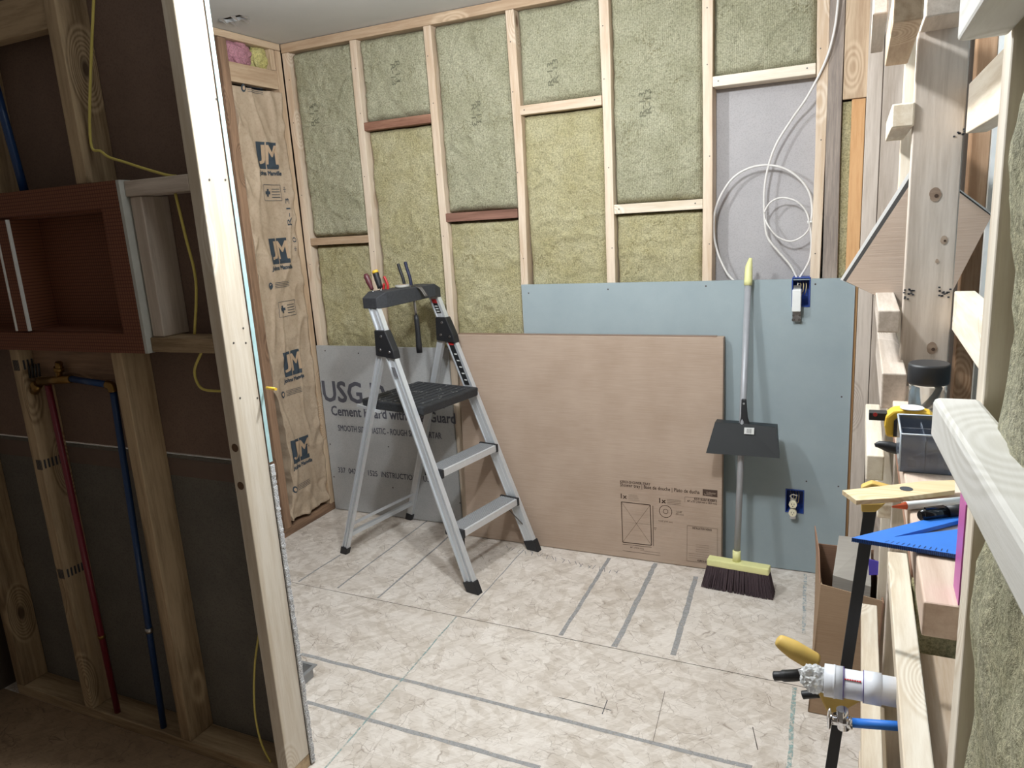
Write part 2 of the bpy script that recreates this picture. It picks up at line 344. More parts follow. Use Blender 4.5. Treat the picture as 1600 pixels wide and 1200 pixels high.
def flat(mb, pts, nrm, off=.0012, fn=None):
    nrm = Vector(nrm)
    mb.bm.faces.new([mb.bm.verts.new((fn(Vector(p)) if fn else Vector(p))+nrm*off) for p in pts])
def line(mb, p, q, wd, nrm, off=.0012, n=1, fn=None):
    p, q, nrm = Vector(p), Vector(q), Vector(nrm); a = (q-p).cross(nrm).normalized()*wd/2
    for k in range(n):
        u = p.lerp(q, k/n); v = p.lerp(q, (k+1)/n)
        flat(mb, [u-a, v-a, v+a, u+a], nrm, off, fn)

# ---------------------------------------------------------------- setting
YB = 0.0; H = 2.42
struct('floor', MB().box(-.6, 3.6, -4.2, .3, -.03, 0), osb)
fl = bpy.data.objects['floor']
struct('floor_outer_shade', MB().box(-.6, 1.203, -4.2, -1.7565, .0002, .0012), osb_mat('shaded_osb', '7f6b56', '967f66'))  # thin overlay: same OSB floor, its shade outside the partition painted in browner
cm = MB()
hole = (.15, -.45)
xs = [-.6, .085, .215, 3.6]; ys = [-2.2, -.485, -.425, .3]
for i in range(3):
    for j in range(3):
        if i == 1 and j == 1: continue
        cm.box(xs[i], xs[i+1], ys[j], ys[j+1], H, H+.014)
struct('ceiling', cm, ceil_mat)
struct('hole_shade', MB().box(.06, .24, -.5, -.4, H+.03, H+.05), dark_in)  # dark sheet above the ceiling hole, painting in the shade inside it
t = MB()
for k in range(6):
    a = k*1.05; cx, cy = .15+.068*math.cos(a), -.455+.036*math.sin(a)
    t.quad([(cx-.012, cy-.012, H-.001), (cx+.014, cy-.006, H-.002), (cx+.016, cy+.012, H-.014-.004*(k % 3)), (cx-.006, cy+.012, H-.004)])
struct('trim_2', t, plain('torn_ceiling_paper', '8f8880', .9))
struct('wall_back', MB().box(-.1, 3.2, .1035, .12, 0, 2.6), plain('dark_sheathing', '4a4038', .9))
struct('wall_left', MB().box(-.125, -.105, -1.9, .1, 0, 2.6), plain('dark_sheathing_left', '4a4038', .9))
# markings on the floor
def fline(p, q, wd, mat, name, n=1, z=.0006):
    a = at(*p, z=0); b = at(*q, z=0); mb = MB(); k = 22
    d = (b-a); nr = Vector((-d.y, d.x, 0)).normalized(); prev = None
    for i in range(k+1):
        c = a+d*(i/k); ww = wd/2*(1+.35*noise.noise(c*31)); e = nr*noise.noise(c*9)*.004*(wd > .003)
        v = (mb.bm.verts.new(c+nr*ww+e+Vector((0, 0, z))), mb.bm.verts.new(c-nr*ww+e+Vector((0, 0, z))))
        if prev: mb.bm.faces.new((prev[0], prev[1], v[1], v[0]))
        prev = v
    return mb.build(name, mat, fl)
for p, q, wd in (((532, 867), (466, 909), .008), ((671, 811), (527, 919), .008), ((702, 838), (590, 935), .009), ((818, 859), (729, 958), .005), ((952, 872), (876, 993), .016), ((1025, 880), (960, 1011), .020), ((1088, 901), (1052, 1024), .020),
                 ((470, 1022), (1175, 1200), .015), ((478, 1097), (844, 1200), .016)):
    fline(p, q, wd, grey_paint, 'grey_floor_line')
fline((456, 910), (1243, 1071), .0028, seamm, 'panel_seam', z=.0004)
fline((1243, 1071), (1600, 1150), .0028, seamm, 'panel_seam', z=.0004)
fline((713, 964), (500, 1210), .006, teal_chalk, 'teal_chalk_line', z=.0009)
fline((1241, 1074), (1233, 1210), .013, teal_chalk, 'teal_chalk_line', z=.0009)
fline((1258, 897), (1256, 990), .012, paleblue_chalk, 'pale_chalk_line', z=.0009)
fline((873, 1090), (955, 1110), .0022, ink, 'pencil_cross'); fline((949, 1094), (941, 1116), .0028, ink, 'pencil_cross')
fline((1039, 1080), (1020, 1160), .0014, seamm, 'pencil_line'); fline((1176, 1136), (1184, 1172), .003, seamm, 'pencil_line')
for k in range(26):
    x = 790+k*7+random.random()*4; y = 852+(x-790)*.22+random.random()*3
    fline((x, y), (x+random.uniform(-6, 6), y+random.uniform(3, 7)), .0025, inkg, 'pencil_scribble')

# ---------------------------------------------------------------- timbers
def timber(label, x0, x1, y0, y1, z0, z1, mat=None, name='wall_stud', cat='stud', group=None, warp=0, bev=.0025, nails=None):
    ax = max(range(3), key=lambda k: (x1-x0, y1-y0, z1-z0)[k]); mat = (mat or pine)(ax)
    mb = MB()
    if warp and ax == 2:
        n = 10; prev = None; sd = random.random()*20
        for i in range(n+1):
            z = z0+(z1-z0)*i/n; e = warp*(noise.noise(Vector((sd, z*1.3, 0)))); g = warp*.5*noise.noise(Vector((sd, z*2+9, 3)))
            ring = [mb.bm.verts.new(p) for p in ((x0+e, y0, z), (x1+e+g, y0, z), (x1+e+g, y1, z), (x0+e, y1, z))]
            if prev:
                for k in range(4): mb.bm.faces.new((prev[k], prev[(k+1) % 4], ring[(k+1) % 4], ring[k]))
            else: mb.bm.faces.new(ring)
            prev = ring
        mb.bm.faces.new(prev)
    else: mb.box(x0, x1, y0, y1, z0, z1)
    o = mb.build(name, mat, bevel=bev); return tag(o, label, cat, group)
def dots(parent, pts, nrm, r=.003, mat=None, name='nail_head'):
    for p in pts:
        mb = MB(); p = Vector(p); n = Vector(nrm); mb.tube([p-n*.0005, p+n*.0008], r, 8); mb.build(name, mat or steel_dark, parent)
steel_dark = plain('dark_steel', '5a5652', .5, .6)
SX = [.006, .4064, .812, 1.218, 1.6245, 2.031, 2.437]; D8 = .089
names = ['corner pine stud on the back wall beside the kraft-faced insulation', 'pine wall stud directly above the screwdrivers, left of the reddish block',
 'back wall stud whose foot goes behind the left edge of the big flat carton', 'pine wall stud on the back wall above the left corner of the blue-green board',
 'pine wall stud in the middle of the back wall between two pale blocks', 'pine wall stud at the left side of the open recess with the cable loops', 'pine wall stud at the right side of the open recess with the cable loops']
for x, nm in zip(SX, names):
    o = timber(nm, x, x+.038, 0, D8, .038, 2.375, warp=.012, group=None)
    dots(o, [(x+.019+random.uniform(-.008, .008), 0, z) for z in (random.uniform(1.3, 1.5), random.uniform(1.7, 1.8), 2.05, 2.25)], (0, -1, 0), .0025)
timber('grey-stained old wood stud right of the recess', 2.4785, 2.529, .002, D8, .038, 2.375, lambda a: wood('stained_grey', 'b5a698', '857a72', a, knot='4a4440'), warp=.006)
timber('long horizontal top plate on the back wall under the ceiling', .0, 2.56, .0, D8, 2.376, 2.418, tanw, name='top_plate', cat='plate')
timber('bottom plate along the foot of the back wall', .0, 2.56, .0, D8, .0, .037, tanw, name='bottom_plate', cat='plate')
blocks = [(0, 1.447, 1.484, tanw, 'tan block with dark underside between the two leftmost back studs'), (1, 1.969, 2.007, redw, 'reddish brown block high on the back wall, second bay from the left'),
 (2, 1.522, 1.562, lambda a: wood('dark_red_wood', '8d6757', '674638', a), 'dark brown weathered block in the third bay of the back wall'), (3, 1.952, 1.990, pine, 'pale pine block high in the fourth bay of the back wall'),
 (4, 1.512, 1.551, palep, 'pale pine block in the fifth bay, lower than its neighbours'), (5, 1.966, 2.004, palep, 'pale pine block across the top of the open recess')]
for k, z0, z1, mt, lb in blocks:
    o = timber(lb, SX[k]+.0385, SX[k+1]-.0005, -.001, D8, z0, z1, mt, name='blocking', cat='wood block')
    if k > 2: dots(o, [(SX[k]+.06, -.001, (z0+z1)/2), (SX[k+1]-.03, -.001, (z0+z1)/2+.004)], (0, -1, 0), .003)
# back of the recess
tag(MB().box(2.04, 2.475, .0905, .1025, 0.0, 1.966).build('drywall_board', grey_back), 'grey drywall backing seen inside the open recess behind the cable loops', 'drywall')

# mineral wool
def h_wool(p, sd, amp):
    q = Vector((p.x, p.z, sd))
    v = noise.noise(q*5)*.006+noise.noise(q*14)*.005+noise.noise(q*34)*.005+noise.noise(q*62)*.003
    cr = abs(noise.noise(q*6+Vector((9, 3, 1)))); v += -.007*max(0, 1-cr*22)
    return v*amp
def batt(label, x0, x1, z0, z1, mat, sd, amp=1, prints=None, base=.014, left=0.0):
    nx = int((x1-x0)/.009); nz = int((z1-z0)/.009); mb = MB(); g = []
    def pos(x, z):
        ex = min(x-x0, x1-x, z-z0, z1-z); edge = max(0, 1-ex/.028); irr = .5+.5*noise.noise(Vector((x*9, z*9, sd+5)))
        p = Vector((x, 0, z)); y = base+h_wool(p, sd, amp)+edge*edge*(.018+.03*irr)
        return Vector((x, y, z))
    for i in range(nx+1):
        g.append([mb.bm.verts.new(pos(x0+(x1-x0)*i/nx, z0+(z1-z0)*j/nz)) for j in range(nz+1)])
    for i in range(nx):
        for j in range(nz):
            f = mb.bm.faces.new((g[i][j], g[i+1][j], g[i+1][j+1], g[i][j+1])); f.smooth = True
    rim = [g[i][0] for i in range(nx+1)]+[g[nx][j] for j in range(1, nz+1)]+[g[i][nz] for i in range(nx-1, -1, -1)]+[g[0][j] for j in range(nz-1, 0, -1)]
    back = [mb.bm.verts.new((v.co.x, .085, v.co.z)) for v in rim]
    for k in range(len(rim)): mb.bm.faces.new((rim[k], rim[(k+1) % len(rim)], back[(k+1) % len(rim)], back[k]))
    mb.bm.faces.new(back)
    o = mb.build('insulation_batt', mat); tag(o, label, 'insulation')
    if prints:
        pm = MB()
        for cx, cz, ccw in prints:
            xd, yd = (Vector((0, 0, 1)), Vector((-1, 0, 0))) if ccw else (Vector((0, 0, -1)), Vector((1, 0, 0)))
            fn = lambda p: pos(p.x, p.z)
            for dx, dz in ((0, 0), (.024, .010)):
                c = Vector((cx+dx, 0, cz+dz))
                text(pm, 'R-13', c-xd*.045-yd*.013, xd, yd, .092, .025, off=.003, fn=fn)
        pm.build('printing', inkb, o)
    return o
XL = [x+.0385 for x in SX]; XR = SX[1:]
b0, b1, b2, b3, b4, b5 = blocks
batt('green batt printed R-13 in the leftmost back wall bay, above the tan block', XL[0], XR[0]-.001, 1.486, 2.374, wool_green, 1, 1.3, [(.14, 2.07, True)])
batt('olive batt in the leftmost bay of the back wall below the tan block', XL[0], XR[0]-.001, .05, 1.445, wool_yellow, 2, 1.1, base=.022)
batt('faced batt printed R-13 above the reddish block in the second bay', XL[1], XR[1]-.001, 2.009, 2.374, wool_green, 3, 1, [(.63, 2.2, False)])
batt('yellow-green batt under the reddish block behind the ladder tray', XL[1], XR[1]-.001, .05, 1.967, wool_yellow, 4, base=.020)
batt('tall faced batt printed R-13 above the dark brown block in the third bay', XL[2], XR[2]-.001, 1.564, 2.374, wool_green, 5, 1, [(1.03, 1.98, False)])
batt('yellow-green batt below the dark brown block in the third bay', XL[2], XR[2]-.001, .05, 1.520, wool_yellow, 6)
batt('faced batt printed R-13 above the pale block in the fourth bay', XL[3], XR[3]-.001, 1.992, 2.374, wool_green, 7, 1, [(1.40, 2.10, True)])
batt('yellow-green batt below the pale block in the fourth bay above the blue-green board', XL[3], XR[3]-.001, .05, 1.950, wool_yellow, 8)
batt('tall faced batt printed R-13 in the fifth bay above its pale block', XL[4], XR[4]-.001, 1.553, 2.374, wool_green, 9, 1, [(1.79, 1.935, True)])
batt('yellow-green batt in the fifth bay between its pale block and the blue-green board', XL[4], XR[4]-.001, .05, 1.510, wool_yellow, 10)
batt('greyish batt with a scuffed brown patch above the open recess', XL[5], XR[5]-.001, 2.006, 2.374, wool_green, 11, 1.2)

# cement board leaning flat on the back wall
o = MB().box(.008, .812, -.0135, -.0010, .004, .927).build('cement_board', cement_face, bevel=.001)
tag(o, 'grey cement board panel with black lettering low on the back wall behind the ladder', 'cement board')
def tb(mb, s, p0, p1, hpx, bold=0, y=-.0135):   # lettering between two pixel anchors (lower left, lower right)
    a = at(*p0, y=y); b = at(*p1, y=y); h = (at(p0[0], p0[1]-hpx, y=y)-a).length
    a.z = (a.z+b.z)/2; text(mb, s, a, (1, 0, 0), (0, 0, 1), b.x-a.x, h, bold=bold)
pm = MB()
blet = plain('board_lettering', '55565f', .9)
for args in (('USG Durock', (506, 625), (694, 641), 31, .006), ('Cement Board with EdgeGuard', (519, 653), (712, 668), 19, .003), ('SMOOTH SIDE: MASTIC - ROUGH SIDE: MORTAR', (529, 674), (690, 685), 9, .0012), ('337  042224  1525  INSTRUCTIONS  USE', (529, 738), (676, 754), 8, .0012)):
    pm = MB(); tb(pm, *args); pm.build('lettering', blet, o)
dots(o, [at(*p, y=-.0135) for p in ((516, 694), (522, 745), (607, 698), (614, 762), (706, 603), (508, 548), (560, 552), (692, 747), (719, 786), (702, 547))], (0, -1, 0), .004)
# blue-green moisture board with cut-outs for the boxes
gx0, gx1, gz1 = 1.222, 2.596, 1.226
SWB = (2.372, 2.440, 1.118, 1.222); OUT = (2.365, 2.438, .262, .365)
mb = MB(); xs = sorted([gx0, SWB[0], SWB[1], OUT[0], OUT[1], gx1]); zs = sorted([.004, OUT[2], OUT[3], SWB[2], SWB[3], gz1])
for i in range(len(xs)-1):
    for j in range(len(zs)-1):
        cx, cz = (xs[i]+xs[i+1])/2, (zs[j]+zs[j+1])/2
        if any(a < cx < b and c < cz < d for a, b, c, d in (SWB, OUT)): continue
        mb.box(xs[i], xs[i+1], -.0135, -.001, zs[j], zs[j+1])
bmesh.ops.remove_doubles(mb.bm, verts=mb.bm.verts, dist=.0003)
o = mb.build('drywall_sheet', greenboard); tag(o, 'wide blue-green moisture resistant drywall sheet screwed low on the back wall', 'drywall sheet')
dots(o, [at(*p, y=-.0135) for p in ((950, 452), (1103, 447), (1274, 444), (1260, 752), (826, 458), (1315, 620), (1310, 760))], (0, -1, 0), .0035)

# boards right of the recess
timber('wide pale fir plank standing at the top right of the back wall', 2.530, 2.655, -.012, .004, 1.865, 2.40, tanw, name='wall_plank', cat='plank')
timber('orange fir plank in the right corner of the back wall', 2.560, 2.606, -.002, .03, .0, 1.864, fir, name='wall_plank', cat='plank')
tag(MB().box(2.5295, 2.5595, .02, .08, .1, 1.86).build('insulation_strip', wool_yellow), 'narrow green strip of insulation beside the orange fir plank', 'insulation')
timber('greyish pine stud in the far right corner, next to the orange plank', 2.607, 2.656, -.05, -.013, 0, 2.4, greyw)
timber('broad grey pine post in the far right corner, left of the bright stud', 2.658, 2.74, -.05, -.013, 0, 2.4, greyw)

# ---------------------------------------------------------------- left wall
timber('rough brown stud at the near side of the paper-faced batt on the left wall', -.089, 0, -.405, -.355, .04, 2.385, rough_brown, warp=0)
timber('brown corner stud on the left wall touching the back wall', -.089, 0, -.040, -.003, .04, 2.385, tanw)
timber('bottom plate of the left wall below the torn paper batt', -.089, 0, -1.60, -.003, 0, .039, rough_brown, name='bottom_plate', cat='plate')
timber('top plate of the left wall', -.089, 0, -1.60, -.003, 2.387, 2.418, tanw, name='top_plate', cat='plate')
timber('flat tan header block above the paper-faced batt', -.055, -.004, -.3545, -.0405, 2.205, 2.290, tanw, name='blocking', cat='wood block')
timber('short upright tan offcut beside the yellow fibreglass under the ceiling', -.06, -.004, -.075, -.045, 2.291, 2.386, tanw, name='wood_offcut', cat='wood piece')
def lump(label, y0, y1, z0, z1, mat, sd, x=-.02):
    mb = MB(); bmesh.ops.create_icosphere(mb.bm, subdivisions=5, radius=1)
    for v in mb.bm.verts:
        n = v.co.copy(); d = 1+.28*noise.noise(n*2.2+Vector((sd, 0, 0)))+.12*noise.noise(n*6+Vector((sd, 1, 0)))+.05*noise.noise(n*15)
        v.co = Vector((x-.02+n.x*.035*d, (y0+y1)/2+n.y*(y1-y0)/2*d, (z0+z1)/2+n.z*(z1-z0)/2*d))
        v.co.y = min(max(v.co.y, max(y0, -.354)), min(y1, -.0765)); v.co.z = min(max(v.co.z, 2.291), 2.385)
    for f in mb.bm.faces: f.smooth = True
    tag(mb.build('fibreglass_wad', mat), label, 'insulation')
lump('wad of pink fibreglass stuffed under the ceiling on the left wall', -.355, -.178, 2.275, 2.40, wool_pink, 3)
lump('wad of pale yellow fibreglass beside the pink one', -.1775, -.07, 2.275, 2.40, wool_straw, 8)
# kraft paper batt
def hk(y, z):
    q = Vector((y*1.4, z, 4.2)); v = .010*noise.noise(q*6)+.007*noise.noise(Vector((y*9, z*3, 1)))+.0035*noise.noise(Vector((y*26, z*11, 5)))+.004*(1-min(1, abs(noise.noise(Vector((y*7+z*4, z*5, 9))))*9))
    r = noise.noise(Vector((y*8, z*2.2, 7))); v += .010*(1-min(1, abs(r)*7))
    ed = min(y+.352, -.042-y); e = max(0, 1-ed/.035)
    v += e*(.008+.016*noise.noise(Vector((y*22, z*16, 2))))
    if z < .2: v += .012*noise.noise(Vector((y*20, z*20, 2)))
    return v
def klim(z):   # near edge of the paper, torn in places
    t = -.352
    if z < .75: t += .060*max(0, math.sin((z-.05)*4.2))+.02*noise.noise(Vector((z*14, 0, 0)))
    return max(t, -.352)
mb = MB(); ny, nz = 44, 300; g = []
def kpos(y, z): return Vector((-.012+hk(y, z), y, z))
for j in range(nz+1):
    z = .062+(2.19-.062)*j/nz; row = []
    for i in range(ny+1):
        y0, y1 = klim(z), -.042; y = y0+(y1-y0)*i/ny
        zz = z-(.018*noise.noise(Vector((y*25, 0, 3))) if j == 0 else 0)
        row.append(mb.bm.verts.new(kpos(y, zz)))
    g.append(row)
for j in range(nz):
    for i in range(ny):
        f = mb.bm.faces.new((g[j][i], g[j][i+1], g[j+1][i+1], g[j+1][i])); f.smooth = True
# closed behind
rim = [g[0][i] for i in range(ny+1)]+[g[j][ny] for j in range(1, nz+1)]+[g[nz][i] for i in range(ny-1, -1, -1)]+[g[j][0] for j in range(nz-1, 0, -1)]
bk = [mb.bm.verts.new((-.085, v.co.y, v.co.z)) for v in rim]
for k in range(len(rim)): mb.bm.faces.new((rim[k], rim[(k+1) % len(rim)], bk[(k+1) % len(rim)], bk[k]))
mb.bm.faces.new(bk)
kb = mb.build('kraft_faced_batt', kraft); tag(kb, 'tall wrinkled brown paper-faced insulation batt with dark logos on the left wall', 'insulation')
kfn = lambda p: kpos(p.y, p.z)
def kp(px, py): p = at(px, py, x=0.0); return Vector((0, p.y, p.z))
dk, lt, tx = MB(), MB(), MB()
Yv, Zv = Vector((0, 1, 0)), Vector((0, 0, 1))
def sub(mb, a, wy, wz, off, skew=0):
    n = 10
    for i in range(n):
        for j in range(n):
            flat(mb, [a+Yv*(wy*(i+u)/n)+Zv*(wz*(j+v)/n) for u, v in ((0, 0), (1, 0), (1, 1), (0, 1))], (1, 0, 0), off, kfn)
for cx, cy in ((419, 243), (438, 392), (458, 567), (472, 702)):
    dk, lt, tx = MB(), MB(), MB()
    c = kp(cx, cy); wy, wz = .125, .125; a = c-Yv*wy/2-Zv*wz/2
    sub(dk, a, wy*.42, wz, .0025); sub(dk, a+Yv*wy*.47, wy*.53, wz, .0025)
    text(lt, 'J', a+Yv*.006+Zv*.022, Yv, Zv, .040, .085, off=.0045, fn=kfn, bold=.004)
    text(lt, 'M', a+Yv*.054+Zv*.022, Yv, Zv, .066, .085, off=.0045, fn=kfn, bold=.004)
    text(tx, 'Johns Manville', a-Yv*.010-Zv*.036, Yv, Zv, .150, .026, off=.0025, fn=kfn, bold=.002)
    lg = dk.build('logo', jmink, kb); lt.build('logo_letters', kraftink, lg); tx.build('maker_name', jmink, lg)
def warn(px, py):   # flame mark with four fine lines
    tx, lt = MB(), MB(); c = kp(px, py)
    for r, h in ((.014, .036), (.007, .020)):
        (flat(tx if r > .01 else lt, [c+Yv*(r*math.sin(u))+Zv*(h*.5*(-math.cos(u))) for u in [k*math.pi/5 for k in range(10)]], (1, 0, 0), .003 if r > .01 else .0045, kfn))
    for k in range(4): line(tx, c+Yv*.025+Zv*(.012-.008*k), c+Yv*.13+Zv*(.012-.008*k), .002, (1, 0, 0), .003, 10, kfn)
    fm = tx.build('flame_warning', jmink, kb); lt.build('flame_core', kraftink, fm)
for p in ((383, 137), (425, 447), (445, 617), (461, 765)): warn(*p)
def infobox(px, py, cross):
    tx = MB(); c = kp(px, py); w, h = .12, .075; a = c-Yv*w/2-Zv*h/2
    for u, v in (((0, 0), (1, 0)), ((1, 0), (1, 1)), ((1, 1), (0, 1)), ((0, 1), (0, 0))): line(tx, a+Yv*w*u[0]+Zv*h*u[1], a+Yv*w*v[0]+Zv*h*v[1], .002, (1, 0, 0), .003, 6, kfn)
    q = a+Yv*.03+Zv*h/2
    line(tx, q-Yv*.018, q+Yv*.018, .014, (1, 0, 0), .003, 3, kfn); line(tx, q-Zv*.018, q+Zv*.018, .014, (1, 0, 0), .0032, 3, kfn)
    for k in range(4): line(tx, a+Yv*.06+Zv*(.016+.013*k), a+Yv*.112+Zv*(.016+.013*k), .003, (1, 0, 0), .003, 4, kfn)
    tx.build('information_box', jmink, kb)
infobox(428, 301, 0); infobox(450, 482, 1)
for args in (('R-13 *', kp(456, 352), Zv, -Yv, .19, .022), ('* 0', kp(465, 392), Zv, -Yv, .07, .020)):
    tx = MB(); text(tx, *args, off=.003, fn=kfn); tx.build('printing', jmink, kb)

# ---------------------------------------------------------------- partition at the left
YF, YK = -1.756, -1.667
post = timber('tall pale end post of the left partition, brightly lit on its side', 1.166, 1.204, YF, YK-.0005, .0385, 2.40, lambda a: wood('bright_post', 'd3cabc', 'bfb19c', a), warp=0)
dots(post, [at(*p, x=1.204) for p in ((327, 281), (352, 281), (380, 513), (365, 536), (384, 536), (338, 155), (375, 622), (402, 622))], (1, 0, 0), .0028)
mb = MB()
for cx, cy in ((369, 700), (384, 760)):
    c = at(cx, cy, y=YF-.0); mb.tube([(1.187, YF-.0006, c.z), (1.187, YF+.002, c.z)], .011, 14)
mb.build('knot', plain('knot_brown', '5f4733', .8), post)
mt_st = wood('stained_pine', 'bfa98a', '8d7555', 2, knot='3a281b')
s2u = timber('dark-streaked pine stud rising from the orange niche to the top, left partition', .772, .815, YF, YK-.0005, 1.676, 2.40, yelw)
s2l = timber('dark-streaked pine stud below the orange niche with the blue pipe on its left', .783, .825, YF, YK-.0005, .0385, 1.239, yelw)
timber('stamped pine stud below the niche behind the red pipe', .342, .382, YF, YK-.0005, .0385, 1.239, yelw)
s1 = bpy.data.objects[[o.name for o in bpy.data.objects if o.name.startswith('wall_stud')][-1]]
timber('corner stud at the far left of the partition near the picture edge', -.020, .020, YF, YK-.0005, .0385, 2.40, yelw)
timber('pine stud left of the orange niche at the top left of the partition', .384, .425, YF, YK-.0005, 1.676, 2.40, yelw)
timber('bottom plate of the left partition', -.02, 1.204, YF, YK-.0005, 0, .038, yelw, name='bottom_plate', cat='plate')
timber('flat header board across the top left bay of the partition', .426, .7715, YF+.01, YF+.048, 2.052, 2.142, yelw, name='blocking', cat='wood block')
timber('upper short block between orange niche and pale end post', .9465, 1.1655, YF, YK-.02, 1.634, 1.672, greyw, name='blocking', cat='wood block')
timber('lower short block between orange niche and pale end post', .9465, 1.1655, YF, YK-.02, 1.242, 1.280, yelw, name='blocking', cat='wood block')
timber('upright trimmer stud beside the niche between the two short blocks', .952, .992, YF+.006, YK-.0005, 1.281, 1.633, greyw)
timber('brown support block behind the brass shower valve', .383, .782, YF+.04, YF+.078, 1.150, 1.238, rough_brown, name='blocking', cat='wood block')
# stamps on studs
for (a, b, zc) in ((.36, .386, .882), (.352, .386, .52), (.35, .38, 1.19)):
    pm = MB()
    for k in range(7): flat(pm, [(a+k*.004, YF, zc-.016), (a+k*.004+.0024, YF, zc-.016), (a+k*.004+.0024, YF, zc+.016), (a+k*.004, YF, zc+.016)], (0, -1, 0), .0008)
    for k in range(6): flat(pm, [(.382, YF+.008+k*.012, zc-.014), (.382, YF+.014+k*.012, zc-.014), (.382, YF+.014+k*.012, zc+.014), (.382, YF+.008+k*.012, zc+.014)], (1, 0, 0), .0008)
    pm.build('ink_stamp', ink, s1)
# boards on the far side
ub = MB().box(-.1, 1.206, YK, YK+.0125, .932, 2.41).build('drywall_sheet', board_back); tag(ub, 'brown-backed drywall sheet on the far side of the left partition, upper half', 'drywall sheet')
MB().box(1.2062, 1.2075, YK, YK+.0125, .932, 2.41).build('sheet_edge', teal_edge, ub)
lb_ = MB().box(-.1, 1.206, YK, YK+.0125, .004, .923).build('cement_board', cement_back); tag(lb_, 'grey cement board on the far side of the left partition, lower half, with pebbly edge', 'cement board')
e = MB()
for k in range(120):
    z = .006+k*.00765
    e.box(1.2062, 1.2085+.0035*random.random(), YK-.001, YK+.0135, z, z+.0076)
e.build('rough_edge', cement_edge, lb_)
MB().box(-.1, 1.165, YK-.0008, YK-.0001, .862, .915).build('edge_tape', plain('board_tape', '6b5b52', .9), lb_)
# orange niche
nt_ = thing('shower_niche', (.5, YF, 1.24), 'orange waffle-textured foam shower niche set into the left partition', 'niche')
fy0, fy1, yb = YF-.013, YF-.0005, YF+.075
mb = MB(); mb.box(.05, .935, fy0, fy1, 1.610, 1.675); mb.box(.05, .935, fy0, fy1, 1.240, 1.290); mb.box(.868, .935, fy0, fy1, 1.2905, 1.6095); mb.box(.05, .10, fy0, fy1, 1.2905, 1.6095)
mb.build('flange', kerdi, nt_)
mb = MB(); mb.box(.10, .868, yb, yb+.006, 1.29, 1.61); mb.box(.862, .868, fy1, yb, 1.29, 1.61); mb.box(.1, .862, fy1, yb, 1.604, 1.61); mb.box(.1, .862, fy1, yb, 1.29, 1.296)
mb.build('recess_box', kerdi, nt_)
MB().box(.430, .478, fy0-.001, yb, 1.296, 1.604).build('divider', kerdi, nt_)
mb = MB(); mb.box(.4235, .4295, fy0-.004, fy0+.004, 1.296, 1.604); mb.box(.4785, .4845, fy0-.004, fy0+.004, 1.296, 1.604); mb.build('divider_trim', white_p, nt_)
MB().box(.9355, .946, fy0, YF+.02, 1.240, 1.675).build('foam_edge', plain('grey_foam', 'b4b4ae', .8), nt_)
# plumbing
def pipe(name, pts, r, mat, label, cat='pipe', parent=None, n=12):
    o = MB().tube(pts, r, n).build(name, mat, parent)
    if parent is None: tag(o, label, cat)
    return o
def curve(pts, n=8):
    pts = [Vector(p) for p in pts]; P = [pts[0]]+pts+[pts[-1]]; out = []
    for i in range(1, len(P)-2):
        for k in range(n):
            t = k/n; a, b, c, d = P[i-1], P[i], P[i+1], P[i+2]
            out.append(.5*((2*b)+(c-a)*t+(2*a-5*b+4*c-d)*t*t+(3*b-a-3*c+d)*t**3))
    out.append(pts[-1]); return out
yp = YF+.02
q = lambda px, py, y=yp: at(px, py, y=y)
A = q(75, 602); B = q(186, 1122)
rp = pipe('water_pipe', [A, A.lerp(B, .5), (B.x, yp, .036)], .0095, redpipe, 'red water pipe running down from the brass valve to the bottom plate')
for z in (.33,): MB().tube([A.lerp(B, .73), A.lerp(B, .74)], .0115, 12).build('crimp_ring', brass, rp)
C0, C1, C2, C3 = q(112, 592), q(168, 601), q(177, 612), q(258, 1148)
bp = pipe('water_pipe', [C0, C1], .0095, bluepipe, 'short blue pipe from the valve to the elbow')
bp = pipe('water_pipe', [C2, C2.lerp(C3, .5), (C3.x, yp, .036)], .0095, bluepipe, 'long blue water pipe left of the streaked stud, from elbow to bottom plate')
MB().tube([C2.lerp(C3, .66), C2.lerp(C3, .675)], .0115, 12).build('crimp_ring', steel, bp)
pipe('water_pipe', [q(-8, 130), q(8, 190), q(38, 298)], .011, bluepipe, 'dark blue pipe above the niche at the left picture edge')
vt = thing('shower_valve', q(92, 588), 'brass shower valve with stub and elbow under the orange niche', 'valve')
MB().tube([q(62, 596), q(112, 592)], .012, 12).build('valve_body', brass, vt)
MB().tube([q(92, 592), q(92, 566)], .010, 12).tube([q(92, 580), q(92, 574)], .015, 6).build('outlet_stub', brass, vt)
MB().tube([q(60, 600), q(54, 612)], .013, 10).sphere(q(55, 602), .014).build('elbow', brass, vt)
MB().tube(curve([C1, C1.lerp(C2, .5)+Vector((.006, 0, .006)), C2], 5), .013, 12).build('elbow', brass, vt)
mb = MB()
for k in range(5): mb.tube([q(40+k*5, 572-k), q(42+k*5, 592-k)], .0035, 6)
mb.build('pipe_clamp', blackp, vt)
yw = YF+.02
def cable(pts, r, mat, label, name='electrical_cable', flatc=1):
    return tag(MB().tube(curve(pts, 8), r, 8).build(name, mat), label, 'cable')
cable([(.99+.03, yw, 2.35), q(140, 190, yw), q(160, 238, yw), q(200, 255, yw), q(255, 272, yw-.0), (1.085, yw+.02, 1.674)], .0035, cabley, 'yellow cable sweeping down the upper streaked stud to the upper short block')
cable([(1.095, yw, 1.632), q(290, 370, yw), q(306, 440, yw), q(304, 522, yw)], .0035, cabley, 'yellow cable between the two short blocks beside the niche')
cable([(1.10, yw, 1.241), q(304, 580, yw), q(314, 606, yw), q(340, 611, yw), (1.164, yw, 1.145)], .0035, cabley, 'yellow cable curling into the end post below the lower short block')
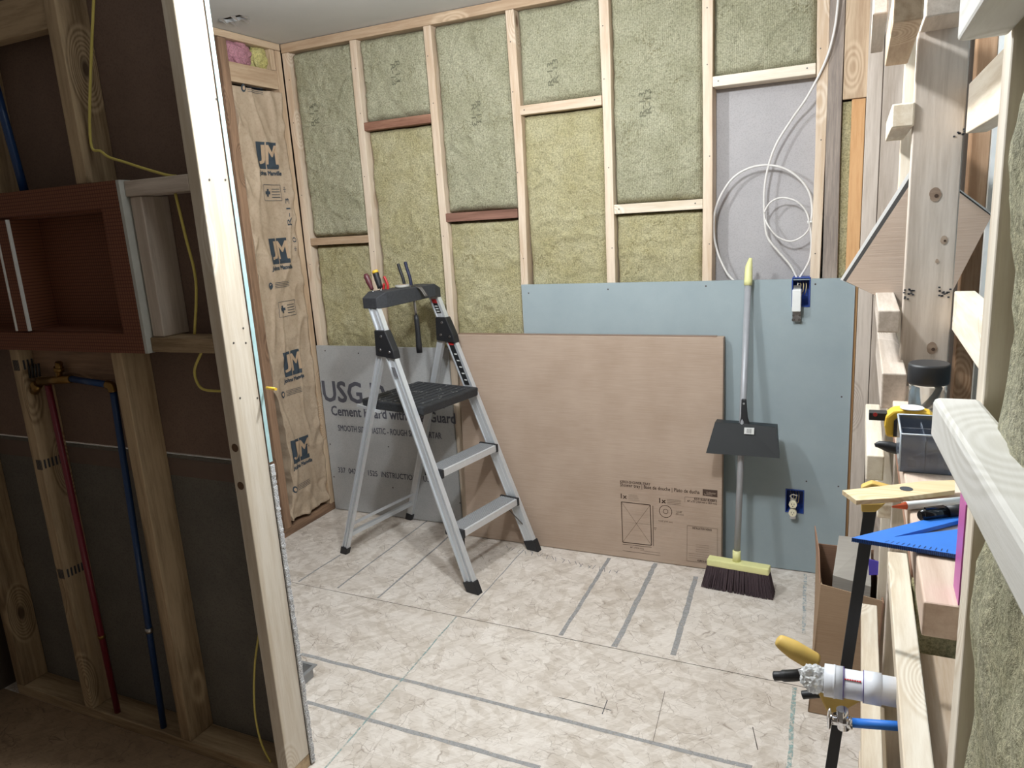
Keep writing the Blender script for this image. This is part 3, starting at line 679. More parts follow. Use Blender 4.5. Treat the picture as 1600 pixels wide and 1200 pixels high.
cable([(1.163, yw, .49), q(398, 1040, yw), q(398, 1110, yw), q(408, 1160, yw), (1.12, yw, .039)], .003, cabley, 'thin yellow cable low down beside the end post of the partition')
tag(MB().tube([at(417, 606, x=1.22), at(431, 608, x=1.27)], .004, 8).build('cable_stub', yel), 'short yellow cable stub poking past the edge of the left partition', 'cable')
# square floor box behind the partition
dr = thing('floor_drain_box', (.93, -1.33, 0), 'grey metal square drain frame on the floor just behind the left partition', 'drain')
zt = .04; a, b = at(493, 1042, z=zt), at(468, 1072, z=zt)
mb = MB(); x0, x1, y0, y1 = a.x-.10, a.x+.0, a.y-.09, a.y+.01
mb.box(x0, x1, y0, y0+.012, zt, zt+.004).box(x0, x1, y1-.012, y1, zt, zt+.004).box(x0, x0+.012, y0+.0121, y1-.0121, zt, zt+.004).box(x1-.012, x1, y0+.0121, y1-.0121, zt, zt+.004)
mb.build('frame', greygal, dr); mb = MB()
mb.box(x0+.012, x1-.012, y0+.012, y0+.014, 0, zt).box(x0+.012, x1-.012, y1-.014, y1-.012, 0, zt).box(x0+.012, x0+.014, y0+.0141, y1-.0141, 0, zt).box(x1-.014, x1-.012, y0+.0141, y1-.0141, 0, zt)
mb.build('box_side', greygal, dr)

# ---------------------------------------------------------------- big flat carton leaning on the wall
ct = thing('flat_carton', (1.5, -.08, 0), 'big flat brown shower tray carton leaning on the wall right of the ladder', 'box')
yb0, yt0 = -.112, -.060       # front plane leans
def cf(x, z): return Vector((x, yb0+(yt0-yb0)*z/1.0, z))
cx0, cx1, cz1 = .895, 2.122, 1.003; dth = Vector((0, .040, 0))
MB().hexa([cf(cx0, .002), cf(cx1, .002), cf(cx1, cz1), cf(cx0, cz1)], [cf(cx0, .002)+dth, cf(cx1, .002)+dth, cf(cx1, cz1)+dth, cf(cx0, cz1)+dth]).build('carton_body', cardb, ct, bevel=.003)
MB().hexa([cf(cx0+.005, cz1)+Vector((0, .004, .0005)), cf(cx1-.03, cz1)+Vector((0, .004, .0005)), cf(cx1-.03, cz1)+Vector((0, .030, .0005)), cf(cx0+.005, cz1)+Vector((0, .030, .0005))],
          [cf(cx0+.005, cz1)+Vector((0, .004, .004)), cf(cx1-.03, cz1)+Vector((0, .004, .004)), cf(cx1-.03, cz1)+Vector((0, .030, .004)), cf(cx0+.005, cz1)+Vector((0, .030, .004))]).build('closing_tape', plain('tape_brown', '8c7464', .3), ct)
nc = Vector((0, -1, -.05)).normalized()
zup = (cf(0, 1)-cf(0, 0)).normalized()
def cp(px, py):
    p = at(px, py, y=-.10); p = at(px, py, y=cf(0, p.z).y); return cf(p.x, p.z)
pm, pl = MB(), MB()
def ct_text(s, p0, p1, hpx, bold=0, m=None):
    a, b = cp(*p0), cp(*p1); h = (cp(p0[0], p0[1]-hpx)-a).length; zz = (a.z+b.z)/2; a = cf(a.x, zz)
    text(m or pm, s, a, (1, 0, 0), zup, b.x-a.x, h, bold=bold, off=.001)
def ln(p, q, wd=.0018): line(pm, cp(*p), cp(*q), wd, nc, .001)
ct_text('KERDI-SHOWER-TRAY', (969, 755), (1016, 758), 4, .0005); ct_text('Shower tray | Base de douche | Plato de ducha', (969, 762), (1093, 773), 7, .0004)
ct_text('1x', (970, 779), (979, 779), 7, .0015); ct_text('1x', (1030, 786), (1040, 786), 7, .0015)
for k in range(4): ln((982, 773+k*2.6), (996+k, 774.2+k*2.6), .0009)
for k in range(4): ln((1042, 780+k*2.4), (1064, 782+k*2.4), .0009)
R4 = [(971, 784), (1016, 789), (1018, 852), (973, 847)]
for k in range(4): ln(R4[k], R4[(k+1) % 4], .0035)
ln(R4[0], R4[2], .001); ln(R4[1], R4[3], .001); ln((972, 815), (1017, 820), .0006); ln((1020, 790), (1021, 853), .0022); ln((973, 850), (1018, 855), .0018)
ct_text('60" (1524 mm)', (985, 857), (1006, 859), 3); ct_text('72"', (1022, 828), (1026, 828), 4)
ln((973, 860), (1032, 868), .0012); ln((1000, 860), (1032, 864), .0009)
def ring(cx, cy, r, wd):
    c = cp(cx, cy); n = 28
    for k in range(n):
        a0, a1 = 2*math.pi*k/n, 2*math.pi*(k+1)/n
        pts = [c+Vector((1, 0, 0))*rr*math.cos(a)+zup*rr*math.sin(a) for rr, a in ((r, a0), (r, a1), (r-wd, a1), (r-wd, a0))]
        flat(pm, pts, nc, .001)
ring(1040, 799, .0285, .0022); ring(1040, 799, .011, .0016)
ct_text('4-1/2" (115 mm)', (1029, 816), (1051, 817), 3); ct_text('3-5/8"', (1057, 801), (1066, 802), 3); ct_text('(92 mm)', (1056, 805), (1068, 806), 3)
flat(pl, [cp(1098, 764), cp(1121, 766), cp(1121, 777), cp(1098, 774)], nc, .0008)
pl.build('maker_logo', inkc, ct)
pl = MB(); ct_text('Schluter', (1104, 771), (1119, 772.5), 3.2, m=pl)
for a in pl.bm.verts: a.co += nc*.001
ct_text('Systems', (1100, 773.5), (1113, 775), 3, m=pl); 
for a in pl.bm.verts: a.co += nc*.0004
pl.build('maker_logo_lettering', cardb, ct)
ct_text('KST1525/1830BF2', (1085, 781), (1120, 785), 4, .0006); ct_text('60" x 72" (1524 mm x 1829 mm)', (1074, 784), (1120, 790), 3.5, .0003)
B4 = [(1070, 776), (1120, 781), (1120, 791), (1070, 785)]
for k in (0, 3): ln(B4[k], B4[(k+1) % 4], .0008)
Q4 = [(1074, 821), (1121, 826), (1121, 882), (1073, 876)]
for k in range(4): ln(Q4[k], Q4[(k+1) % 4], .001)
ct_text('INSTALLATION VIDEOS', (1082, 827), (1112, 829), 3, .0003)
for k in range(4): ln((1087, 851+k*3.5), (1108, 853+k*3.5), .0008)
for k in range(3): ln((1076, 864+k*3.3), (1118, 869+k*3.3), .0008)
ct_text('KERDI-SHOWER', (1090, 877.5), (1116, 880.5), 3, .0005)
pm.build('printing', inkc, ct)

# ---------------------------------------------------------------- step ladder
AX = Vector((.775, -.142, 0)); rotL = math.atan2(AX.y, AX.x)
lad = thing('step_ladder', (.835, -.307, 0), 'aluminium three-step ladder with black platform and tool tray standing by the back wall', 'ladder', rot=(0, 0, rotL))
def LX(a): return a-.392
def hy(z): return .228-.030*z/1.05          # half width at height z
def fx(z): return LX(.795-.383*z)          # front rail
def rx(z): return LX(.003+.358*z)           # rear leg
def railbar(f, z0, z1, s, w, dpth, mat, name):
    n = 1; p = Vector((f(z0), s*hy(z0), z0)); q_ = Vector((f(z1), s*hy(z1), z1)); d = (q_-p).normalized()
    up = Vector((0, 1, 0)); a = d.cross(up).normalized()
    mb = MB()
    # channel: web plus two flanges and a centre groove
    for off, ww in ((-w/2+.003, .006), (w/2-.003, .006)): mb.bar(p+a*off, q_+a*off, ww, dpth, up=(0, 1, 0))
    mb.bar(p-Vector((0, s*.003, 0)), q_-Vector((0, s*.003, 0)), w-.012, dpth*.55, up=(0, 1, 0))
    mb.bar(p-Vector((0, s*.0005, 0)), q_-Vector((0, s*.0005, 0)), w*.25, dpth*.8, up=(0, 1, 0))
    return mb.build(name, mat, lad, local=True)
for s in (-1, 1):
    f_ = railbar(fx, .02, 1.20, s, .052, .024, alu, 'front_rail')
    r_ = railbar(rx, .02, 1.03, s, .034, .020, alu, 'rear_leg')
    z = 0
    MB().hexa([(fx(0)-.030, s*hy(0)-.016, 0), (fx(0)+.034, s*hy(0)-.016, 0), (fx(0)+.034, s*hy(0)+.016, 0), (fx(0)-.030, s*hy(0)+.016, 0)],
              [(fx(.045)-.031, s*hy(0)-.016, .040), (fx(.045)+.030, s*hy(0)-.016, .056), (fx(.045)+.030, s*hy(0)+.016, .056), (fx(.045)-.031, s*hy(0)+.016, .040)]).build('rubber_foot', blackp, lad, bevel=.003, local=True)
    MB().hexa([(rx(0)-.021, s*hy(0)-.014, 0), (rx(0)+.021, s*hy(0)-.014, 0), (rx(0)+.021, s*hy(0)+.014, 0), (rx(0)-.021, s*hy(0)+.014, 0)],
              [(rx(.035)-.020, s*hy(0)-.014, .038), (rx(.035)+.022, s*hy(0)-.014, .032), (rx(.035)+.022, s*hy(0)+.014, .032), (rx(.035)-.020, s*hy(0)+.014, .038)]).build('rubber_foot', blackp, lad, bevel=.003, local=True)
    y = s*hy(1.05)
    hb = MB().hexa([(fx(.99)-.075, y-.019, .985), (fx(.985)+.034, y-.019, .975), (fx(1.0)+.034, y-.019, 1.01), (fx(1.09)+.030, y-.019, 1.095), (fx(1.09)-.032, y-.019, 1.095), (fx(1.0)-.070, y-.019, 1.01)],
              [(fx(.99)-.075, y+.019, .985), (fx(.985)+.034, y+.019, .975), (fx(1.0)+.034, y+.019, 1.01), (fx(1.09)+.030, y+.019, 1.095), (fx(1.09)-.032, y+.019, 1.095), (fx(1.0)-.070, y+.019, 1.01)]).build('hinge_bracket', blackp, lad, bevel=.004, local=True)
    for dx, zz in ((0, 1.07), (-.035, 1.012), (.015, 1.005)):
        mb = MB()
        for e in (-1,): mb.tube([(fx(zz)+dx, y+e*.0185, zz), (fx(zz)+dx, y+e*.0225, zz)], .006, 10)
        mb.build('rivet', steel, hb, local=True)
# labels on far front rail: black strip with small red cap and white marks
def rail_strip(s, z0, z1, xo, wd, mat, name, off, front=True):
    mb = MB(); y0, y1 = s*hy(z0), s*hy(z1)
    # lies on the outward-facing web seen from the room (-y side of the rail)
    o_ = -.0135-off
    mb.quad([(fx(z0)+xo-wd/2, y0+o_, z0), (fx(z0)+xo+wd/2, y0+o_, z0), (fx(z1)+xo+wd/2, y1+o_, z1), (fx(z1)+xo-wd/2, y1+o_, z1)])
    return mb.build(name, mat, lad, local=True)
rail_strip(1, .78, .965, 0, .030, blackp, 'warning_label', 0); rail_strip(1, .965, .982, 0, .030, redp, 'warning_label', 0)
rail_strip(1, 1.115, 1.160, 0, .028, blackp, 'warning_label', 0); rail_strip(1, 1.16, 1.178, 0, .028, redp, 'warning_label', 0)
for k in range(5): rail_strip(1, .80+k*.03, .806+k*.03, .004, .016, white_p, 'label_text', .001)
for k in range(3): rail_strip(1, 1.12+k*.012, 1.124+k*.012, 0, .018, white_p, 'label_text', .001)
rail_strip(-1, .90, .94, 0, .022, inkg, 'rail_stamp', 0)
# platform
zt_ = .775
mb = MB(); hw = hy(.75)-.016
mb.hexa([(LX(.20), -hw, zt_-.042), (LX(.56), -hw, zt_-.042), (LX(.56), hw, zt_-.042), (LX(.20), hw, zt_-.042)], [(LX(.19), -hw, zt_), (LX(.565), -hw, zt_), (LX(.565), hw, zt_), (LX(.19), hw, zt_)])
pf = mb.build('platform', plain('speckled_black_plastic', '2c2e31', .6, noise_amt=.8, nscale=120), lad, bevel=.008, local=True)
mb = MB()
for k in range(9): mb.box(LX(.22)+k*.037, LX(.22)+k*.037+.018, -hw+.02, hw-.02, zt_, zt_+.0025)
mb.build('platform_tread', blackp2, pf, local=True)
mb = MB()
for k in range(70): x, y = random.uniform(LX(.2), LX(.55)), random.uniform(-hw, hw); r = random.uniform(.001, .004); mb.box(x-r, x+r, y-r*.8, y+r*.8, zt_+.0026, zt_+.0031)
mb.build('paint_spatter', plain('grey_spatter', '9a9a98', .9), pf, local=True)
MB().bar((LX(.17), -hw-.006, .745), (LX(.31), -hw-.006, .728), .008, .012).build('platform_strut', alu, lad, local=True)
MB().bar((LX(.17), hw+.006, .745), (LX(.31), hw+.006, .728), .008, .012).build('platform_strut', alu, lad, local=True)
for z in (.505, .255):
    hw = hy(z)-.014; xc = fx(z); st = MB()
    st.box(xc-.050, xc+.042, -hw, hw, z-.006, z); st.box(xc+.037, xc+.042, -hw, hw, z-.030, z-.0061); st.box(xc-.050, xc-.045, -hw, hw, z-.030, z-.0061)
    so = st.build('step', alu_light, lad, bevel=.0015, local=True)
    mb = MB()
    for k in range(9): mb.box(xc-.045+k*.009, xc-.045+k*.009+.004, -hw, hw, z, z+.002)
    mb.build('step_ribs', plain('rib_grey', '8f9194', .5, .3), so, local=True)
    for s in (-1, 1): MB().box(xc-.056, xc+.046, s*(hw-.006)-.007, s*(hw-.006)+.007, z-.034, z+.004).build('end_cap', blackp, so, bevel=.003, local=True)
# braces
for z in (.10, .155): MB().bar((rx(z), -hy(z), z), (rx(z), hy(z), z), .022 if z < .12 else .008, .018 if z < .12 else .012).build('rear_brace', alu, lad, local=True)
for s in (-1, 1):
    MB().bar((fx(.24)-.01, s*(hy(.24)-.07), .238), (fx(.13), s*(hy(.13)-.008), .125), .012, .004).build('step_brace', steel_dark, lad, local=True)
# tool tray: long faceted black bar with a lip
hw = hy(1.22)+.014; z0, z1 = 1.185, 1.252; xa, xb = fx(1.2)-.062, fx(1.2)+.045
prof = lambda y, zz0, zz1, i: [(xa+i, y, zz0), (xb-i, y, zz0), (xb-i, y, zz1), (xa+i, y, zz1)]
tr = MB(); tr.hexa(prof(-hw, z0, z1-.022, .012), prof(-hw+.05, z0, z1, 0)); tr.hexa(prof(-hw+.05, z0, z1, 0), prof(hw-.05, z0+.01, z1, 0)); tr.hexa(prof(hw-.05, z0+.01, z1, 0), prof(hw, z0, z1-.022, .012))
bmesh.ops.remove_doubles(tr.bm, verts=tr.bm.verts, dist=.0005)
tr.build('tool_tray', blackp2, lad, bevel=.003, local=True)
def Lw(a, y, z):   # ladder local to world
    c, s = math.cos(rotL), math.sin(rotL); return Vector((.835+a*c-y*s, -.307+a*s+y*c, z))
xt = (xa+xb)/2; ZT = 1.2525
# tools standing in the tray
def grip_tool(name, base, top, rs, hmat, label, cat, shaft=None, capmat=None):
    t = thing(name, base, label, cat); b_, t_ = Vector(base), Vector(top); n = len(rs)
    MB().tube([b_.lerp(t_, .25+.75*k/(n-1)) for k in range(n)], rs, 12).build('handle', hmat, t)
    MB().tube([b_, b_.lerp(t_, .26)], .003, 8).build('shaft', steel, t)
    if capmat: MB().tube([b_.lerp(t_, .93), b_.lerp(t_, 1.05)], [rs[-2]+.001, rs[-1]], 12).build('end_cap', capmat, t)
    return t
def TP(px, py, ydepth): return at(px, py, y=ydepth)
yA = Lw(xt, -.15, 0).y
grip_tool('screwdriver', TP(585, 461, yA), TP(571, 428, yA), (.008, .009, .011, .013, .012, .013, .008), maroon, 'screwdriver with maroon wooden handle, leftmost in the ladder tray', 'screwdriver')
yA2 = Lw(xt, -.10, 0).y
grip_tool('screwdriver', TP(597, 459, yA2), TP(586, 424, yA2), (.012, .012, .013, .014, .013, .014, .012), blackp, 'black screwdriver with yellow end cap in the ladder tray', 'screwdriver', capmat=yel)
yA3 = Lw(xt, -.06, 0).y
pt = thing('pliers', TP(604, 458, yA3), 'red-handled pliers between screwdrivers and tape roll on the ladder tray', 'pliers')
MB().tube(curve([TP(605, 459, yA3), TP(606, 447, yA3), TP(603, 438, yA3), TP(600, 432, yA3)], 4), .006, 10).build('handle', redp, pt)
MB().tube(curve([TP(601, 459, yA3), TP(599, 452, yA3), TP(600, 443, yA3)], 4), .006, 10).build('handle', redp, pt)
tp = Lw(xt, .0, ZT)
ro = thing('tape_roll', tp+Vector((0, 0, .001)), 'small pale roll of tape lying on the ladder tray', 'tape roll')
MB().tube([tp+Vector((0, 0, .001)), tp+Vector((0, 0, .012))], .032, 24).build('roll', plain('grey_tape', 'a9a8a2', .5), ro)
MB().tube([tp+Vector((0, 0, .0121)), tp+Vector((0, 0, .013))], .018, 20).build('core', cardb, ro)
yB = Lw(xt, .07, 0).y
ck = thing('end_cutters', TP(634, 458, yB), 'large pliers with black and navy grips standing upright in the ladder tray', 'pliers')
MB().tube(curve([TP(633, 452, yB), TP(630, 436, yB), TP(625, 422, yB), TP(622, 412, yB)], 4), .0075, 10).build('grip', blackp, ck)
MB().tube(curve([TP(643, 452, yB), TP(641, 436, yB), TP(636, 420, yB), TP(633, 409, yB)], 4), .0075, 10).build('grip', navy, ck)
MB().sphere(TP(634, 453, yB), .014, (1.4, .6, .8)).build('pivot', steel_dark, ck)
# hammer hanging through the tray
yH = Lw(xb+.014, .06, 0).y-.012
hm = thing('hammer', TP(650, 505, yH), 'claw hammer with black grip hanging head-up from the front of the ladder tray', 'hammer')
MB().tube([TP(646, 460, yH), TP(650, 492, yH)], .006, 10).build('shaft', steel, hm)
MB().tube([TP(650, 492, yH), TP(651, 500, yH), TP(653, 520, yH), TP(654.5, 540, yH), TP(655.5, 551, yH)], [.009, .0115, .0115, .014, .013], 12).build('grip', blackp, hm)
c = TP(648, 452, yH)
MB().tube([c+Vector((-.035, .0, .010)), c+Vector((-.012, 0, .008))], [.013, .010], 12).bar(c+Vector((-.014, 0, .006)), c+Vector((.012, 0, .006)), .020, .020).build('head', steel_dark, hm)
for e in (-.006, .006): MB().tube(curve([c+Vector((.010, e, .010)), c+Vector((.030, e, .004)), c+Vector((.046, e, -.016)), c+Vector((.056, e, -.034))], 5), [.006]*15+[.003], 8).build('claw', steel_dark, hm)

# ---------------------------------------------------------------- broom with dustpan
btop, bbot = Vector((2.214, -.030, 1.31)), Vector((2.203, -.235, .118))
br = thing('broom', (bbot.x, bbot.y, 0), 'broom with long grey handle and pale yellow head leaning on the blue-green board', 'broom')
tt = lambda t: bbot.lerp(btop, t)
MB().tube([tt(0), tt(.925)], .0125, 14).build('handle', handle_grey, br)
g1, g2 = tt(.915), tt(1.0)
MB().tube([g1, tt(.93), tt(.975), g2+Vector((.006, 0, .004))], [.0155, .016, .014, .006], 12).build('grip', ylg, br)
a, b = Vector((2.089, -.232, .106)), Vector((2.332, -.250, .106))
MB().bar(a, b, .045, .030).build('head_block', ylg, br, bevel=.005)
MB().tube([bbot-Vector((0, 0, .002)), bbot+Vector((-.001, .006, .045))], .016, 12).build('socket', ylg, br)
mb = MB()
for i in range(110):
    for j in range(6):
        u = i/109; v = (j-2.5)/2.5; ju = random.uniform(-.002, .002)
        p0 = a.lerp(b, .01+.98*u)+Vector((ju, v*.019, -.012)); fan = (u-.5)*2
        p1 = Vector((p0.x+fan*.020+random.uniform(-.003, .003), p0.y-.010+v*.012+random.uniform(-.003, .003), .001+random.uniform(0, .005)))
        mb.tube([p0, p1], [.0018, .0019], 4, cap=False)
bs = mb.build('bristles', bristle, br); bs['kind'] = 'stuff'
dp = thing('dustpan', (2.22, -.17, .50), 'black dustpan with white sticker clipped on the broom handle', 'dustpan')
yT, yBt = -.150, -.205
def DP(px, py, y): return at(px, py, y=y)
tl, trr, bl, brr = DP(1117, 660, yT), DP(1213, 668, yT), DP(1103, 708, yBt), DP(1218, 716, yBt)
tm = DP(1163, 662, yT-.001)
th = Vector((0, .004, 0))
MB().hexa([tl, tm, trr, brr, bl], [tl+th, tm+th, trr+th, brr+th, bl+th]).build('pan', plain('dark_green_black', '16191b', .65), dp)
mb = MB()
for p, q_ in ((tl, bl), (trr, brr)): mb.hexa([p, q_, q_+Vector((0, .016, 0)), p+Vector((0, .05, 0))], [v+Vector((.003 if p is tl else -.003, 0, 0)) for v in (p, q_, q_+Vector((0, .016, 0)), p+Vector((0, .05, 0)))])
mb.hexa([tl, trr, trr+Vector((0, .05, 0)), tl+Vector((0, .05, 0))], [v-Vector((0, 0, .004)) for v in (tl, trr, trr+Vector((0, .05, 0)), tl+Vector((0, .05, 0)))])
mb.build('side_wall', plain('dark_rim', '2c3235', .45), dp)
hA, hB = DP(1163, 664, yT), DP(1162, 624, yT+.004)
mb = MB(); wv = Vector((.013, 0, 0)); w2 = Vector((.009, 0, 0)); th2 = Vector((0, .012, 0))
mb.hexa([hA-wv*1.6, hA+wv*1.6, hA.lerp(hB, .3)+wv, hB+w2, hB-w2, hA.lerp(hB, .3)-wv], [v+th2 for v in (hA-wv*1.6, hA+wv*1.6, hA.lerp(hB, .3)+wv, hB+w2, hB-w2, hA.lerp(hB, .3)-wv)])
mb.build('handle', blackp, dp, bevel=.003)
hc = hA.lerp(hB, .72); MB().tube([hc+Vector((0, -.002, .012)), hc+Vector((0, -.0005, .012))], .004, 10).build('hanging_hole', plain('light_hole', '9a9a98', .6), dp)
sA = [DP(*p, y=yT-.024) for p in ((1163, 668), (1178.5, 668.5), (1178, 679), (1162.5, 678))]
MB().hexa(sA, [v+Vector((0, .001, 0)) for v in sA]).build('sticker', white_p, dp)
mb = MB()
for k in range(8):
    if k in (2, 5): continue
    p = [sA[3].lerp(sA[2], .15+.09*k), sA[3].lerp(sA[2], .19+.09*k), sA[0].lerp(sA[1], .19+.09*k), sA[0].lerp(sA[1], .15+.09*k)]
    mb.quad([v.lerp((sA[0]+sA[2])/2, .35)+Vector((0, -.001, 0)) for v in p])
mb.build('sticker_print', ink, dp)

# ---------------------------------------------------------------- electrical boxes and cables
def ebox(loc, x0, x1, z0, z1, label, top_out=False):
    t = thing('electrical_box', ((x0+x1)/2, 0, z0), label, 'electrical box'); mb = MB(); d0, d1 = -.0165, .055; w_ = .003
    mb.box(x0, x0+w_, d0, d1, z0, z1).box(x1-w_, x1, d0, d1, z0, z1).box(x0+w_, x1-w_, d0, d1, z1-w_, z1).box(x0+w_, x1-w_, d0, d1, z0, z0+w_).box(x0+w_, x1-w_, d1-.003, d1, z0+w_, z1-w_)
    mb.build('box_shell', bluebox, t)
    mb = MB()
    for k in range(4):
        a_ = Vector((x0+.015+.01*k, .03, z1-.02)); mb.tube(curve([a_, a_+Vector((.006, -.03, -.01)), a_+Vector((.004, -.035, -.035)), a_+Vector((-.002, -.01, -.05))], 5), .0016, 6)
    mb.build('wires', plain('copper_and_white_wire', 'c9b98a', .4), t)
    return t
e1 = ebox(0, 2.373, 2.439, 1.119, 1.232, 'blue switch box cut into the top edge of the blue-green board')
sw = thing('light_switch', (2.393, -.03, 1.06), 'white rocker switch pulled out of its box, hanging in front', 'switch')
MB().box(2.377, 2.409, -.055, -.020, 1.105, 1.190).build('switch_body', white_p, sw, bevel=.003)
mb = MB(); mb.box(2.378, 2.408, -.030, -.0275, 1.064, 1.1045); mb.box(2.380, 2.406, -.030, -.0275, 1.1905, 1.204)
mb.build('mounting_strap', steel, sw)
mb = MB()
for x in (2.382, 2.404): mb.tube([(x, -.034, 1.07), (x, -.026, 1.07)], .006, 10); mb.tube([(x, -.034, 1.087), (x, -.026, 1.087)], .004, 10)
mb.build('screw_ear', steel_dark, sw)
MB().tube(curve([(2.393, -.028, 1.198), (2.395, -.02, 1.21), (2.4, .01, 1.205)], 5), .0018, 6).build('wire', cablew, sw)
e2 = ebox(0, 2.366, 2.437, .263, .364, 'blue outlet box cut into the lower right of the blue-green board')
ou = thing('power_outlet', (2.39, -.03, .25), 'ivory duplex outlet hanging out of the lower blue box', 'outlet')
for k, (px, py) in enumerate(((1239, 788), (1238.5, 801))):
    c = at(px, py, y=-.040); mb = MB()
    mb.tube([c+Vector((0, .012, 0)), c+Vector((0, -.006, 0))], .0155, 16).build('receptacle', ivory, ou)
    mb = MB()
    for dx in (-.005, .005): mb.box(c.x+dx-.001, c.x+dx+.001, c.y-.0066, c.y-.006, c.z-.001, c.z+.006)
    mb.tube([c+Vector((0, -.0066, -.007)), c+Vector((0, -.006, -.007))], .002, 8)
    mb.build('slots', ink, ou)
c = at(1239, 795, y=-.03); MB().box(c.x-.011, c.x+.011, -.030, -.026, c.z-.045, c.z+.045).build('mounting_strap', steel, ou)
MB().tube(curve([(c.x, -.028, c.z+.042), (c.x-.012, -.032, c.z+.055), (c.x, -.036, c.z+.065), (c.x+.014, -.03, c.z+.058), (c.x+.012, .0, c.z+.05)], 5), .002, 6).build('wire', cablew, ou)
yc = .030
K = lambda px, py, y=yc: at(px, py, y=y)
cable([at(1312, -30, y=-.03), at(1305, 40, y=-.022), at(1290, 95, y=-.012), K(1262, 150, .0), K(1238, 185), K(1213, 225), K(1200, 262), K(1194, 300), K(1195, 345), K(1200, 372), K(1218, 395), K(1235, 415), K(1246, 436, .02)], .0045, cablew, 'white cable coming down from the ceiling through the recess to the switch box')
cable([K(1150, 442, .02), K(1135, 425, .025), K(1120, 390), K(1115, 355), K(1120, 320), K(1140, 284), K(1165, 265), K(1195, 258), K(1225, 263), K(1250, 280), K(1265, 303), K(1269, 330), K(1266, 352, .022), K(1268, 378, .025), K(1264, 408, .022), K(1248, 436, .012)], .0045, cablew, 'white cable making the big loop across the recess')
cable([K(1194, 332, .024), K(1204, 316, .02), K(1222, 309, .02), K(1245, 315, .02), K(1259, 330, .02), K(1264, 345, .014), K(1264, 357, .02), K(1253, 370, .022), K(1235, 377, .022), K(1215, 370, .022), K(1200, 352, .022), K(1194, 336, .040)], .0035, cablew, 'white cable making the small inner coil in the recess')
c = K(1264, 347, .018); tag(MB().tube([c-Vector((.006, 0, 0)), c+Vector((.012, 0, .001))], .006, 8).build('cable_staple', white_p), 'small white staple holding the cable coils to the stud', 'cable staple')

# ---------------------------------------------------------------- right wall framing
def pb(label, px0, py0, px1, py1, D, D2, mat=None, name='blocking', cat='wood block', z_h=None, x_w=None, bev=.003):
    """timber whose face nearest the camera spans the two pixels at distance D and that runs back to distance D2"""
    y0, y1 = CAM.y+D, CAM.y+D2; a, b = at(px0, py0, y=y0), at(px1, py1, y=y0)
    x0, x1, z0, z1 = a.x, b.x, b.z, a.z
    if x_w: x1 = x0+x_w
    if z_h: z0 = z1-z_h
    return timber(label, x0, x1, y0, y1, z0, z1, mat, name=name, cat=cat, bev=bev)
YA = CAM.y+1.74
stA = timber('wide knotty grey pine post on the right wall behind the black-lidded jar', 2.6915, 2.7805, YA, YA+.038, 0, 2.42, greyw, warp=0)
for px, py in ((1419, 460), (1474, 459)):
    c = at(px, py, y=YA); mb = MB()
    for k in range(14): dx, dz = random.uniform(-.010, .010), random.uniform(-.012, .012); mb.box(c.x+dx, c.x+dx+.004, YA-.0008, YA-.0002, c.z+dz, c.z+dz+.003)
    mb.build('ink_stamp', ink, stA)
c = at(1496, 208, y=YA); mb = MB()
for k in range(8): dx, dz = random.uniform(-.012, .012), random.uniform(-.008, .008); mb.box(c.x+dx, c.x+dx+.004, YA-.0008, YA-.0002, c.z+dz, c.z+dz+.003)
mb.build('ink_stamp', ink, stA)
for px, py, r in ((1461, 304, .013), (1475, 375, .008), (1456, 544, .012), (1464, 408, .004)):
    c = at(px, py, y=YA); mb = MB(); n_ = 20
    pts = [(c.x+r*(.8+.2*noise.noise(Vector((k, r*99, 0))))*math.cos(k*2*math.pi/n_), YA-.0006, c.z+r*1.1*math.sin(k*2*math.pi/n_)) for k in range(n_)]
    kn_ = mb.hexa(pts, [(x, YA+.002, z) for x, y, z in pts]).build('knot', wood('knot_wood', 'b9a592', '8e7866', 0), stA)
    if r > .005: MB().tube([(c.x+r*.2, YA-.0009, c.z-r*.2), (c.x+r*.2, YA+.001, c.z-r*.2)], r*.3, 9).build('knot_core', plain('knot_core_brown', '4a382c', .9), kn_)
timber('bright pine stud seen as a strip just left of the knotty post', 2.688, 2.77, CAM.y+2.17, CAM.y+2.208, 0, 2.42, palep, name='wall_stud')
timber('next pine stud of the right wall, nearest the back corner', 2.742, 2.80, CAM.y+2.6, CAM.y+2.638, 0, 2.42, greyw)
stC = timber('near pine stud on the right wall beside the mineral wool, its edge bright', 2.694, 2.783, CAM.y+.640, CAM.y+.678, 0, 2.42, palep)
pb('small square-ended furring block high on the knotty post, near the picture top', 1394, 163, 1428, 197, 1.735, 2.15, palep)
pb('square-ended furring block below the tilted cardboard', 1372, 485, 1405, 520, 1.70, 2.15, greyw)
pb('furring block partly behind the black-lidded jar', 1378, 583, 1414, 640, 1.60, 2.15, greyw)
pb('white-topped furring block behind the yellow clamp head', 1354, 711, 1380, 752, 1.74, 2.2, palep)
pb('short furring block with a shaded top under the orange-tipped pencil', 1371, 788, 1398, 812, 1.76, 2.2, palep)
pb('dark furring block at the very top, leftmost of the three up there', 1365, -20, 1388, 20, 1.75, 2.2, greyw)
pb('slanting-lit furring block at the very top, left of the big white beam', 1398, -30, 1443, 30, 1.32, 1.735, tanw)
pb('flat header block across the top of the knotty post', 1450, -60, 1512, 18, 1.60, 1.738, greyw)
timber('pale block high between the knotty post and the near stud', 2.783, 2.82, CAM.y+1.22, CAM.y+1.74, 1.63, 1.722, palep, name='blocking', cat='wood block')
timber('white-topped pale block level with the cardboard corner, right of the knotty post', 2.783, 2.82, CAM.y+1.22, CAM.y+1.74, 1.245, 1.325, palep, name='blocking', cat='wood block')
